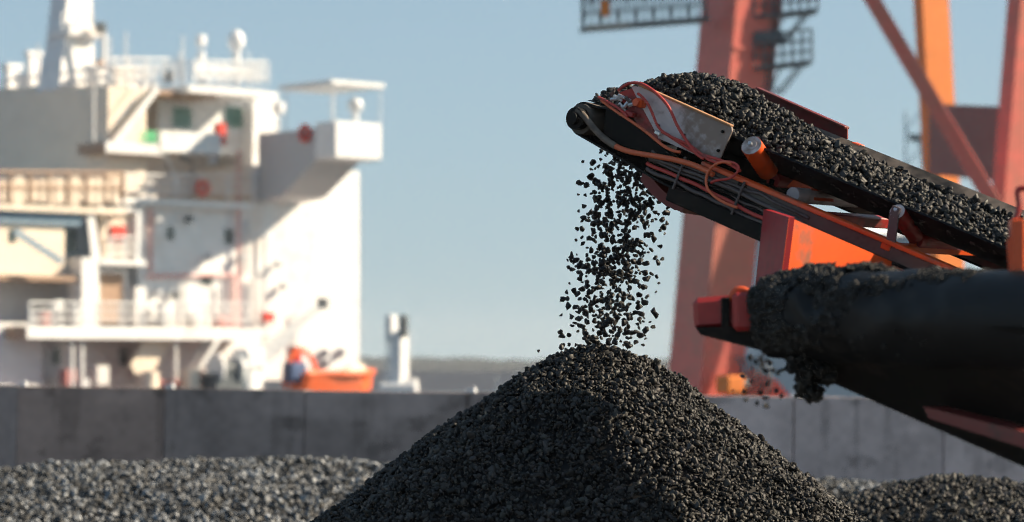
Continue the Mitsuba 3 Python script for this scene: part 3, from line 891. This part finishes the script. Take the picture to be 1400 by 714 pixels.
# thin lattice mast and pale buildings far behind
mast = thing('lattice_mast', 'thin grey lattice mast far behind left of the orange crane leg', 'mast')
b, t_ = P(1249, 505, 180), P(1249, 152, 180)
ms = []
for sx in (-0.5, 0.5):
    ms.append(cyl(b + [sx, 0, -2], t_ + [sx, 0, 0], 0.07, 5))
for k in range(14):
    z0 = b + (t_ - b) * k / 14
    z1 = b + (t_ - b) * (k + 1) / 14
    ms.append(cyl(z0 + [-0.5 if k % 2 else 0.5, 0, 0], z1 + [0.5 if k % 2 else -0.5, 0, 0], 0.05, 5))
put('lattice', cat(*ms), 'blue_grey_mat', mast)
put('arm', beam(P(1243, 188, 180), P(1268, 190, 180), 0.4, 0.4), 'crane_dark_mat', mast)
wh = thing('warehouse', 'pale distant warehouse seen under the conveyor behind the crane', 'warehouse')
b0, b1 = P(1036, 322, 190), P(1290, 322, 190)
put('wall', hull([[b0[0], 190, -2], [b1[0], 190, -2], [b0[0], 190, b0[2]], [b1[0], 190, b0[2]], [b0[0], 215, -2], [b1[0], 215, -2], [b0[0], 215, b0[2]], [b1[0], 215, b0[2]]]), 'blue_grey_mat', wh)
r0 = P(1036, 290, 190)[2]
put('roof', hull([[b0[0] - 0.4, 189.5, b0[2] + 0.01], [b1[0] + 0.4, 189.5, b0[2] + 0.01], [b0[0] - 0.4, 202, r0], [b1[0] + 0.4, 202, r0], [b0[0] - 0.4, 215.5, b0[2] + 0.01], [b1[0] + 0.4, 215.5, b0[2] + 0.01]]), 'pale_wall_mat', wh)

# ================================================================ THE SHIP
TH = math.radians(41)
EN = np.array([math.sin(TH), -math.cos(TH), 0])      # outboard, towards the quay
EL = np.array([math.cos(TH), math.sin(TH), 0])       # along the ship, to the right and away
EZ = np.array([0, 0, 1.0])
S0 = P(491, HORIZON, 150)
S0[2] = 0
SX = [EL, EN, EZ]


def S(l, n, z):
    return S0 + l * EL + n * EN + z * EZ


def SP(px, py, n=0.0):
    d = ray(px, py)
    t = ((S0 + n * EN - CAM) @ EN) / (d @ EN)
    q = CAM + d * t - S0
    return q @ EL, q[2]


def sbox(x0, y0, x1, y1, n, depth, ch=0.0):
    """A box whose outboard face, at distance n from the side wall, is seen between these photo corners."""
    (l0, z1), (l1, z0) = SP(x0, y0, n), SP(x1, y1, n)
    z0, z1 = min(z0, SP(x0, y1, n)[1]), z1
    return cbox(S((l0 + l1) / 2, n - depth / 2, (z0 + z1) / 2), SX, [(l1 - l0) / 2, depth / 2, (z1 - z0) / 2], ch)


def spt(px, py, n):
    l, z = SP(px, py, n)
    return S(l, n, z)


ship = thing('cargo_ship', 'white superstructure of a moored cargo ship filling the left background', 'ship')
put('hull', cbox(S(-45.6, -11.0, -1.5), SX, [47.0, 15.2, 2.9], 0.3), 'hull_mat', ship)
W1 = 'ship_white_mat'
# side wall block, full height up to the wing root, and the upper block set back
zdeck = SP(491, 275)[1]
side = put('side_wall', sbox(190, 275, 491, 520, 0.0, 16.0), W1, ship)
put('upper_wall', sbox(345, 226, 491, 300, -0.004, 15.9), W1, ship)
put('recess_wall', sbox(150, 196, 352, 276, -5.2, 9.0), W1, ship)
lw, zt = SP(345, 178)
Ln = 6.5
# bridge wing
lt0, lt1 = SP(458, 165, Ln)[0], SP(522, 165, Ln)[0]
ztop, zbot = SP(458, 172, Ln)[1], SP(458, 215, Ln)[1]
zroot = SP(345, 276)[1]
wing = put('bridge_wing', hull([S(l, n_, z) for l in (lt0 + 0.12, lt1 - 0.12) for n_, z in ((Ln - 1.6, ztop), (0.02, ztop), (0.02, zroot), (2.0, zroot - 0.1 + 0.3), (Ln - 1.6, zbot))]), 'ship_grey_mat', ship)  # shade on the white wing put into its grey
put('end_box', sbox(458, 165, 522, 216, Ln, 1.6, 0.05), W1, wing)
cz = SP(458, 119, Ln - 1)[1]
cp = put('canopy', hull([S(lt0 - 0.3 + 0 * z, n_, cz + z) for n_ in (Ln + 0.1,) for z in (0, 0.2)] + [S(l, n_, cz + z) for l in (lt0 - 0.3, lt1 + 0.1) for n_ in (Ln + 0.1, Ln - 4.2) for z in (0, 0.22)] + [S((lt0 + lt1) / 2, Ln - 2, cz + 0.3)]), W1, wing)
for l, n_ in ((lt0, Ln - 0.1), (lt1, Ln - 0.1), (lt0, Ln - 4), (lt1, Ln - 4)):
    put('canopy_post', cyl(S(l, n_, ztop), S(l, n_, cz + 0.1), 0.03, 8), W1, wing)
q = spt(486, 150, Ln - 0.6)
lamp = put('searchlight_post', cyl(spt(486, 166, Ln - 0.6), q, 0.16, 10), W1, wing, smooth=40)
put('searchlight', trimesh.creation.icosphere(2, 0.38).apply_translation(spt(486, 144, Ln - 0.6)), W1, lamp, smooth=True)

# bridge deck house
zz = SP(300, 205)[1]
house = put('wheelhouse', sbox(216, 128, 350, 206, -3.2, 9.0), W1, ship)
put('bulwark', sbox(220, 178, 302, 207, 0.3, 0.35), W1, ship)
put('wheelhouse_front', sbox(346, 124, 380, 240, -2.2, 8), W1, ship)
put('roof', sbox(258, 116, 366, 126, 0.0, 13.0), W1, house)
put('roof_edge', sbox(206, 122, 300, 128, -0.8, 12.0), 'ship_brown_mat', house)
for x0, x1 in ((236, 262), (308, 332)):
    wn_ = put('window', sbox(x0, 146, x1, 174, -3.17, 0.1), 'teal_glass_mat', house)
    put('frame', cat(sbox(x0 - 2, 144, x0, 176, -3.15, 0.1), sbox(x1, 144, x1 + 2, 176, -3.15, 0.1), sbox(x0 - 2, 143, x1 + 2, 145, -3.15, 0.1)), W1, wn_)
put('door', sbox(336, 148, 345, 182, -3.16, 0.1), 'ship_brown_mat', house)
# deck with railing below the wheelhouse; decks are painted dark, their edges white
dk = put('deck', sbox(150, 270, 345, 277, 0.5, 6.0), 'ship_brown_mat', ship)
put('deck_edge', sbox(149, 269, 345, 278, 0.53, 0.05), W1, dk)
a_, b_ = spt(168, 272, 0.4), spt(345, 272, 0.4)
put('railing', rail([a_, b_], 1.15, 1.4, 0.045, 3), W1, dk)
# funnel casing, beige, with its shaded after side towards us
fl0 = SP(148, 118, -0.6)
casing = put('funnel_casing', cat(hull([S(fl0[0] + dl, n_, z) for dl in (0, 2.2) for n_ in (-0.6, -21.0) for z in (SP(148, 262, -0.6)[1], fl0[1] + (0 if n_ > -1 else 1.3))])), 'ship_cream_mat', ship)
zc = fl0[1]
put('casing_rail', rail([S(fl0[0] + 0.2, -20.5, zc), S(fl0[0] + 0.2, -0.7, zc), S(fl0[0] + 2.1, -0.7, zc)], 1.0, 1.2, 0.05, 2), W1, casing)
for k, (nn_, h, ww) in enumerate(((-11.5, 1.9, 0.5), (-10.0, 1.3, 0.8), (-9.4, 2.4, 0.18), (-7.6, 0.9, 0.9), (-3.6, 1.2, 0.6), (-1.4, 0.9, 0.5))):
    put('vent', cat(cbox(S(fl0[0] + 1.2, nn_, zc + h / 2), SX, [0.4, ww / 2, h / 2], 0.05), cbox(S(fl0[0] + 1.2, nn_, zc + h), SX, [0.5, ww / 2 + 0.1, 0.12], 0.04)), W1, casing)
# radar mast
mb, mt = spt(93, 118, -6), spt(100, -60, -6)
mast = put('radar_mast', hull([c_ + EL * sa * a + EN * sb * a for c_, a in ((mb, 0.98), (mt, 0.62)) for sa in (-1, 1) for sb in (-1, 1)]), W1, ship)
put('platform', cbox(spt(103, 45, -5.6), SX, [1.05, 1.0, 0.28], 0.06), W1, mast)
put('platform_rail', rail([spt(84, 41, -4.7), spt(126, 41, -4.7)], 0.8, 0.8, 0.04, 2), W1, mast)
put('foot', hull([mb + EL * l + EN * n_ + EZ * z for l, n_, z in ((-1.2, -1.1, -0.3), (1.2, -1.1, -0.3), (-1.2, 1.1, -0.3), (1.2, 1.1, -0.3), (-0.9, -0.9, 1.6), (0.9, -0.9, 1.6), (-0.9, 0.9, 1.6), (0.9, 0.9, 1.6))]), W1, mast)
put('antenna_post', cyl(spt(142, 118, -4), spt(142, 42, -4), 0.14, 8), W1, ship)
put('lamp', cat(cbox(spt(138, 38, -4), SX, [0.22, 0.22, 0.25], 0.05)), 'crane_dark_mat', ship)
put('lamp', cat(cbox(spt(136, 88, -4), SX, [0.2, 0.2, 0.2], 0.05)), 'ship_brown_mat', ship)
# monkey island: rails, dome, posts
zr = 116
a_, b_ = spt(264, zr, -0.6), spt(366, zr, -0.6)
put('upper_railing', rail([a_ - EN * 6, a_, b_, b_ - EN * 6], 1.15, 0.9, 0.05, 3), W1, house)
put('rail_panel', sbox(268, 88, 345, 100, -1.2, 0.08), W1, house)
put('dome_post', cyl(spt(323, 116, -3), spt(323, 66, -3), 0.22, 10), W1, house, smooth=40)
dm = trimesh.creation.icosphere(2, 0.44)
dm.vertices[:, 2] *= 1.3
put('radar_dome', dm.apply_translation(spt(323, 56, -3)), W1, house, smooth=True)
put('signal_post', cat(cyl(spt(275, 116, -2), spt(275, 70, -2), 0.2, 8), cbox(spt(275, 56, -2), SX, [0.22, 0.22, 0.3], 0.08)), W1, house)
for px, top in ((296, 78), (340, 70), (358, 78), (308, 84)):
    put('whip_aerial', cyl(spt(px, 116, -3), spt(px, top, -3), 0.035, 5), W1, house)
put('searchlight', cat(cyl(spt(380, 178, -0.6), spt(380, 160, -0.6), 0.08, 8), cbox(spt(382, 148, -0.6), SX, [0.25, 0.25, 0.3], 0.1)), W1, house)
# rails and gear between casing and wheelhouse
put('upper_deck', sbox(150, 110, 218, 118, -3.0, 8), W1, ship)
put('upper_deck_rail', rail([spt(150, 112, -2.8), spt(250, 112, -2.8)], 1.15, 1.0, 0.05, 3), W1, ship)
put('gear_locker', cat(sbox(158, 95, 170, 112, -3.4, 0.6, 0.05), sbox(178, 90, 186, 112, -3.4, 0.5, 0.05)), 'ship_grey_mat', ship)
put('lamp', sbox(230, 96, 238, 113, -2.6, 0.4, 0.08), 'crane_dark_mat', ship)
put('stair_bulkhead', sbox(150, 118, 200, 205, -2.2, 1.0), W1, ship)
sl = put('stair_landing', sbox(146, 194, 222, 207, 0.2, 2.6), 'ship_brown_mat', ship)
put('deck_edge', sbox(145, 193, 223, 208, 0.23, 0.05), W1, sl)
st0, st1 = spt(150, 196, -0.4), spt(208, 122, -0.4)
ms = [beam(st0 + EN * s, st1 + EN * s, 0.06, 0.28) for s in (-0.5, 0.5)]
for k in range(12):
    q = st0 + (st1 - st0) * (k + 0.5) / 12
    ms.append(cbox(q, SX, [0.14, 0.48, 0.02]))
ms += [cyl(st0 + EN * s + EZ * 1.0, st1 + EN * s + EZ * 1.0, 0.04, 6) for s in (-0.5, 0.5)]
put('stairway', cat(*ms), W1, ship)
# brace under the landing
put('diagonal_brace', beam(spt(222, 206, 0), spt(236, 240, -1.2), 0.22, 0.22), W1, ship)

# lower left: pipe deck, passage, beige block
put('pipe_deck', sbox(-60, 276, 172, 284, 1.0, 12), 'ship_cream_mat', ship)
ms = [cyl(spt(-40, 272 - 8 * k, 0.8 - 0.3 * k), spt(165, 268 - 8 * k, 0.8 - 0.3 * k), 0.12 - 0.015 * k, 8) for k in range(4)]
put('pipe_run', cat(*ms), 'ship_brown_mat', ship)
ms = []
g = np.random.default_rng(31)
for px in np.arange(-30, 168, 11.0):
    ms.append(cbox(spt(px, 262, 0.9), SX, [0.10 + 0.12 * g.random(), 0.1, 0.45 + 0.25 * g.random()], 0.02))
put('pipe_rack', cat(*ms), 'ship_cream_mat', ship)
put('pipe_rack_frame', rail([spt(-40, 278, 1.0), spt(168, 278, 1.0)], 1.45, 1.1, 0.07, 2), 'ship_brown_mat', ship)
put('side_band', sbox(-60, 284, 112, 302, 0.6, 10), 'ship_blue_mat', ship)
bl = put('beige_block', sbox(-60, 302, 88, 376, 0.35, 7.0), 'ship_cream_mat', ship)
put('window', sbox(12, 314, 22, 332, 0.38, 0.1), 'glass_mat', bl)
put('window', sbox(90, 312, 104, 345, 0.03, 0.1), 'glass_mat', bl)
put('handrail_brace', beam(spt(20, 316, 2), spt(84, 358, 2), 0.12, 0.3), 'ship_blue_mat', bl)
put('block_deck', sbox(-60, 374, 120, 381, 1.0, 11), 'ship_brown_mat', ship)
put('lower_block', sbox(-60, 381, 118, 446, -1.5, 9), 'ship_grey_mat', ship)
put('corner_column', sbox(112, 352, 134, 460, 1.2, 1.2), W1, ship)
put('curved_column', hull([spt(118, 285, 0.8), spt(128, 285, 0.8), spt(126, 356, 0.8), spt(138, 356, 0.8), spt(118, 285, -0.2), spt(128, 285, -0.2), spt(126, 356, -0.2), spt(138, 356, -0.2)]), W1, ship)
# arched passage with red item, and brown door below, cut as recess frames on the side wall
ar = put('passage', sbox(140, 286, 191, 356, 0.35, 0.6), 'ship_cream_mat', ship)
put('frame', cat(sbox(134, 282, 192, 288, 0.7, 0.6), sbox(187, 284, 194, 358, 0.7, 0.6)), W1, ar)
put('railing', rail([spt(150, 356, 0.6), spt(190, 356, 0.6)], 1.1, 0.8, 0.05, 3), W1, ar)
put('step', sbox(138, 354, 200, 362, 1.0, 1.2), W1, ship)
dr_ = put('door', sbox(136, 374, 170, 442, 0.12, 0.2), 'ship_brown_mat', ship)
put('door_frame', cat(sbox(132, 370, 136, 446, 0.2, 0.25), sbox(170, 370, 174, 446, 0.2, 0.25), sbox(132, 368, 174, 373, 0.2, 0.25)), W1, dr_)
for x0, y0, x1, y1 in ((228, 310, 238, 328), (307, 313, 319, 334), (274, 375, 290, 390)):
    wn_ = put('window', sbox(x0, y0, x1, y1, 0.02, 0.1), 'glass_mat', side)
    put('frame', cat(sbox(x0 - 2, y0 - 2, x0, y1 + 2, 0.05, 0.08), sbox(x1, y0 - 2, x1 + 2, y1 + 2, 0.05, 0.08), sbox(x0 - 2, y0 - 3, x1 + 2, y0 - 1, 0.05, 0.08)), W1, wn_)
for px, y0, y1, mt in ((326, 205, 450, 'ship_pink_mat'), (319, 378, 450, 'ship_pink_mat'), (362, 320, 455, 'ship_grey_mat')):
    put('pipe', cyl(spt(px, y0, 0.3), spt(px, y1, 0.3), 0.075, 8), mt, ship, smooth=40)
put('cable_tray', cat(cyl(spt(200, 378, 0.25), spt(322, 376, 0.25), 0.07, 8)), 'ship_pink_mat', ship)
# main lower deck slab and what is under it
dk2 = put('lower_deck', sbox(38, 446, 362, 462, 2.6, 4.0), 'ship_brown_mat', ship)
put('deck_edge', sbox(37, 445, 363, 463, 2.63, 0.05), W1, dk2)
put('railing', rail([spt(40, 448, 2.5), spt(340, 448, 2.5)], 1.15, 1.2, 0.045, 3), W1, dk2)
for q in ((78, 410, 86, 448, 2.0, 0.25), (44, 424, 50, 448, 2.0, 0.25), (186, 392, 200, 446, 0.6, 0.6)):
    put('deck_post', sbox(*q), W1, dk2)
put('lower_wall', sbox(58, 462, 360, 545, -0.3, 12), W1, ship)
put('bulkhead', sbox(-60, 440, 58, 545, 0.6, 10), W1, ship)
put('doorway', sbox(60, 462, 82, 520, 0.0, 0.2), 'ship_grey_mat', ship)
put('window', sbox(72, 478, 82, 498, 0.05, 0.1), 'glass_mat', ship)
put('window', sbox(166, 478, 174, 500, -0.2, 0.1), 'glass_mat', ship)
for px in (98, 112, 240):
    put('stanchion', cyl(spt(px, 462, 2.2), spt(px, 540, 2.2), 0.10, 8), W1, ship)
put('vent_cowl', hull([spt(178, 500, 1.8), spt(196, 466, 1.8), spt(242, 460, 1.8), spt(206, 512, 1.8), spt(186, 512, 1.8), spt(178, 500, 0.6), spt(196, 466, 0.6), spt(242, 460, 0.6), spt(206, 512, 0.6), spt(186, 512, 0.6)]), 'ship_cream_mat', ship)
for px, py in ((205, 508), (262, 504)):
    put('bollard', cyl(spt(px, 545, 3.2), spt(px, py, 3.2), 0.42, 12), 'ship_cream_mat', ship, smooth=40)

# small gear that crowds the decks and walls
g = np.random.default_rng(41)
for px, y0, y1, n_ in ((206, 286, 372, 0.2), (252, 386, 446, 0.2), (300, 392, 446, 0.2), (338, 300, 372, 0.2), (402, 430, 500, 0.2), (128, 120, 194, -0.4), (176, 205, 268, -2.0), (262, 208, 268, -5.0)):
    put('wall_pipe', cyl(spt(px, y0, n_), spt(px, y1, n_), 0.07, 8), ('ship_pale_grey_mat', 'ship_pink_mat', 'ship_grey_mat')[int(g.integers(0, 3))], ship, smooth=40)
for px, py in ((215, 300), (258, 300), (286, 352), (216, 400), (240, 404), (330, 352), (388, 392), (380, 362), (252, 215), (290, 220)):
    put('floodlight', cat(cbox(spt(px, py, 0.4), SX, [0.16, 0.2, 0.14], 0.03), cyl(spt(px, py, 0.3), spt(px, py - 6, 0.05), 0.04, 6)), 'crane_dark_mat' if g.random() < 0.4 else 'ship_grey_mat', ship)
for x0, y0, x1, y1, n_ in ((206, 420, 214, 446, 1.0), (222, 428, 236, 446, 1.4), (262, 430, 272, 446, 1.2), (60, 428, 74, 446, 1.8), (100, 420, 110, 446, 1.4), (300, 432, 318, 446, 1.3), (90, 505, 104, 528, 1.6), (132, 500, 150, 528, 1.8), (214, 520, 250, 530, 2.4), (270, 508, 282, 530, 2.6), (110, 518, 124, 530, 2.0)):
    put('deck_locker', sbox(x0, y0, x1, y1, n_, 0.6, 0.05), ('ship_pale_grey_mat', 'ship_cream_mat', 'ship_grey_mat', 'ship_pink_mat')[int(g.integers(0, 4))], ship)
ms = []
for k in range(22):
    ms.append(cyl(spt(346, 448 - 3.2 * k, 0.35), spt(356, 448 - 3.2 * k, 0.35), 0.035, 5))
ms += [cyl(spt(px, 450, 0.35), spt(px, 376, 0.35), 0.045, 5) for px in (346, 356)]
put('wall_ladder', cat(*ms), 'ship_pale_grey_mat', ship)
s0, s1 = spt(248, 530, 2.4), spt(292, 464, 2.4)
ms = [beam(s0 + EN * s_, s1 + EN * s_, 0.06, 0.25) for s_ in (-0.45, 0.45)] + [cbox(s0 + (s1 - s0) * (k + 0.5) / 10, SX, [0.14, 0.42, 0.02]) for k in range(10)]
put('lower_stairway', cat(*ms), 'ship_pale_grey_mat', ship)
for px in (40, 52, 150, 158, 172, 246, 250):
    put('mast_aerial', cyl(spt(px, 116, -5), spt(px, 116 - float(g.uniform(30, 75)), -5), 0.05, 5), 'ship_pale_grey_mat', ship)

# deck crane
dc = put('deck_crane', cat(cyl(spt(337, 545, 4.0), spt(337, 495, 4.0), 0.55, 14), cbox(spt(340, 492, 4.0), SX, [0.6, 0.6, 0.5], 0.12)), W1, ship, smooth=35)
put('boom', hull([spt(322, 500, 4.3), spt(338, 515, 4.3), spt(440, 412, 4.3), spt(444, 418, 4.3), spt(322, 500, 3.7), spt(338, 515, 3.7), spt(440, 412, 3.7), spt(444, 418, 3.7)]), 'ship_grey_mat', dc)
put('boom_head', cbox(spt(441, 415, 4.2), SX, [0.2, 0.25, 0.25], 0.05), 'crane_dark_mat', dc)
put('cylinder', cyl(spt(350, 506, 4.3), spt(405, 458, 4.3), 0.12, 8), 'ship_grey_mat', dc)
put('stay', hull([spt(350, 508, 4.2), spt(372, 498, 4.2), spt(352, 540, 4.2), spt(345, 540, 4.2), spt(350, 508, 3.8), spt(372, 498, 3.8), spt(352, 540, 3.8), spt(345, 540, 3.8)]), W1, dc)
wi = put('winch', cat(cyl(spt(296, 505, 4.0), spt(322, 505, 4.0), 0.45, 16), cbox(spt(305, 525, 3.8), SX, [0.9, 0.6, 0.5], 0.1)), 'crane_dark_mat', ship, smooth=35)
put('drum_end', cat(cyl(spt(294, 505, 4.0), spt(297, 505, 4.0), 0.75, 18), cyl(spt(321, 505, 4.0), spt(324, 505, 4.0), 0.75, 18)), W1, wi, smooth=35)
put('davit', tube(spline([spt(392, 530, 3.2), spt(398, 488, 3.2), (spt(410, 478, 3.2)), spt(424, 488, 3.2), spt(430, 515, 3.2)], 20), 0.13, 8), 'boat_orange_mat', ship, smooth=60)
for px, py in ((444, 483), (466, 482), (445, 497)):
    put('pipe_stub', cyl(spt(px, py, -0.05), spt(px, py, 0.35), 0.22, 10), 'ship_grey_mat', ship)

# loose things on the ship
lb = thing('life_raft_boat', 'small orange rescue boat lying on the ship deck below the white wall', 'boat')
l0, z0 = SP(405, 536, 3.6)
l1 = SP(506, 536, 3.6)[0]
z1 = SP(405, 512, 3.6)[1]
hp = []
for l, n0, zb in ((l0, 0.75, z0 + 0.1), (l0 + 0.3, 0.85, z0), (l1 - 1.0, 0.85, z0), (l1, 0.2, z0 + 0.45)):
    hp += [S(l, 3.6 + n0, z1), S(l, 3.6 - n0, z1), S(l, 3.6 + n0 * 0.5, zb - 0.3), S(l, 3.6 - n0 * 0.5, zb - 0.3)]
put('boat_hull', hull(hp), 'boat_orange_mat', lb)
put('gunwale', cat(*[tube(spline([S(l0, 3.6 + s * 0.78, z1 + 0.03), S((l0 + l1) / 2, 3.6 + s * 0.9, z1 + 0.04), S(l1 - 0.8, 3.6 + s * 0.8, z1 + 0.06), S(l1 + 0.05, 3.6 + s * 0.1, z1 + 0.16)], 16), 0.16, 8) for s in (-1, 1)]), 'boat_orange_mat', lb, smooth=60)
put('bow_cover', hull([S(l1 - 2.2, 3.0, z1), S(l1 - 2.2, 4.3, z1), S(l1 - 0.1, 3.6, z1 + 0.1), S(l1 - 1.0, 3.6, z1 + 0.55), S(l1 - 0.4, 3.6, z1 + 0.5)]), 'ship_cream_mat', lb)
put('console', cbox(S(l0 - 0.1, 3.6, z1 + 0.1), SX, [0.5, 0.4, 0.5], 0.1), 'dark_blue_mat', lb)


def ring(c, R, r, ax, mat, label):
    e1 = EZ
    e2 = unit(np.cross(ax, e1))
    a = np.linspace(0, 2 * np.pi, 21)
    put('lifebuoy', tube(c + R * (np.cos(a)[:, None] * e1 + np.sin(a)[:, None] * e2), r, 8, cap=False), mat, smooth=60, label=label, category='lifebuoy')


ring(spt(277, 257, 0.62), 0.30, 0.12, EN, 'ship_red_mat', 'red lifebuoy hanging on the deck railing below the wheelhouse')
ring(S(lt0 - 0.02, Ln - 2.4, (ztop + zbot) / 2 + 0.55), 0.36, 0.12, EL, 'ship_red_mat', 'dark red lifebuoy on the shaded side of the bridge wing')
put('deck_box', sbox(190, 178, 218, 196, -0.6, 0.8, 0.05), 'green_mat', label='green box on the stair landing left of the wheelhouse', category='box')
put('fire_locker', sbox(298, 168, 310, 198, 0.0, 0.4, 0.05), 'ship_red_mat', label='narrow red locker at the right end of the wheelhouse balcony', category='locker')
put('fire_box', sbox(153, 308, 172, 330, 0.55, 0.15, 0.05), 'ship_red_mat', label='red box on the wall inside the arched passage', category='box')
put('hose_box', sbox(362, 427, 376, 440, 0.5, 0.4, 0.05), 'ship_red_mat', label='small red box on the sunlit white side wall', category='box')
put('deck_drum', cyl(spt(404, 508, 3.0), spt(404, 474, 3.0), 0.32, 14), 'ship_red_mat', smooth=40, label='upright red drum under the orange davit arch', category='drum')

# the light post beside the ship
po = thing('light_post', 'white post with a black signal box standing right of the ship', 'post')
PB = P(545, 530, 128)
PB[2] = 0
t1 = P(545, 432, 128)
PX = [unit([0.72, 0.69, 0]), unit([-0.69, 0.72, 0]), np.array([0, 0, 1.0])]
put('column', cbox((P(547, 545, 128) + P(547, 452, 128)) / 2, PX, [0.30, 0.30, (P(547, 452, 128) - P(547, 545, 128))[2] / 2], 0.05), W1, po)
put('cabinet', cbox(P(535, 449, 128), PX, [0.24, 0.2, 0.58], 0.05), W1, po)
put('signal_box', cbox(P(552, 446, 127.5), PX, [0.16, 0.16, 0.48], 0.04), 'crane_dark_mat', po)
put('ladder', cat(*[cyl(P(526 + 7 * s, 540, 128), P(530 + 5 * s, 460, 128), 0.04, 5) for s in (0, 1)], *[cyl(P(526, 535 - 8 * k, 128), P(534, 535 - 8 * k, 128), 0.03, 5) for k in range(9)]), W1, po)
put('footing', cat(cbox(P(545, 530, 128) - [0, 0, 0.3], np.eye(3), [0.85, 0.8, 0.5], 0.1), cbox(P(562, 524, 128), np.eye(3), [0.3, 0.3, 0.22], 0.1)), W1, po)
pier = thing('mooring_pier', 'concrete mooring pier under the white post beside the ship', 'pier')
put('block', cbox([PB[0], 129, -1.2], np.eye(3), [3.0, 2.4, 2.1], 0.2), 'concrete_light_mat', pier)

# ================================================================ THE AIR
scene['air'] = {'type': 'homogeneous', 'albedo': {'type': 'rgb', 'value': [0.91, 0.95, 0.98]}, 'sigma_t': 0.00015}
HZ = (np.array([-2500.0, -300, -7.5]), np.array([2500.0, 2600, 40]))
scene['haze'] = {'type': 'cube', 'to_world': T().translate(((HZ[0] + HZ[1]) / 2).tolist()).scale(((HZ[1] - HZ[0]) / 2).tolist()), 'bsdf': {'type': 'null'}, 'interior': {'type': 'ref', 'id': 'air'}}
labels['haze'] = {'label': 'thin pale sea haze filling the air over the harbour', 'category': 'haze', 'kind': 'stuff'}
scene['camera']['medium'] = {'type': 'ref', 'id': 'air'}
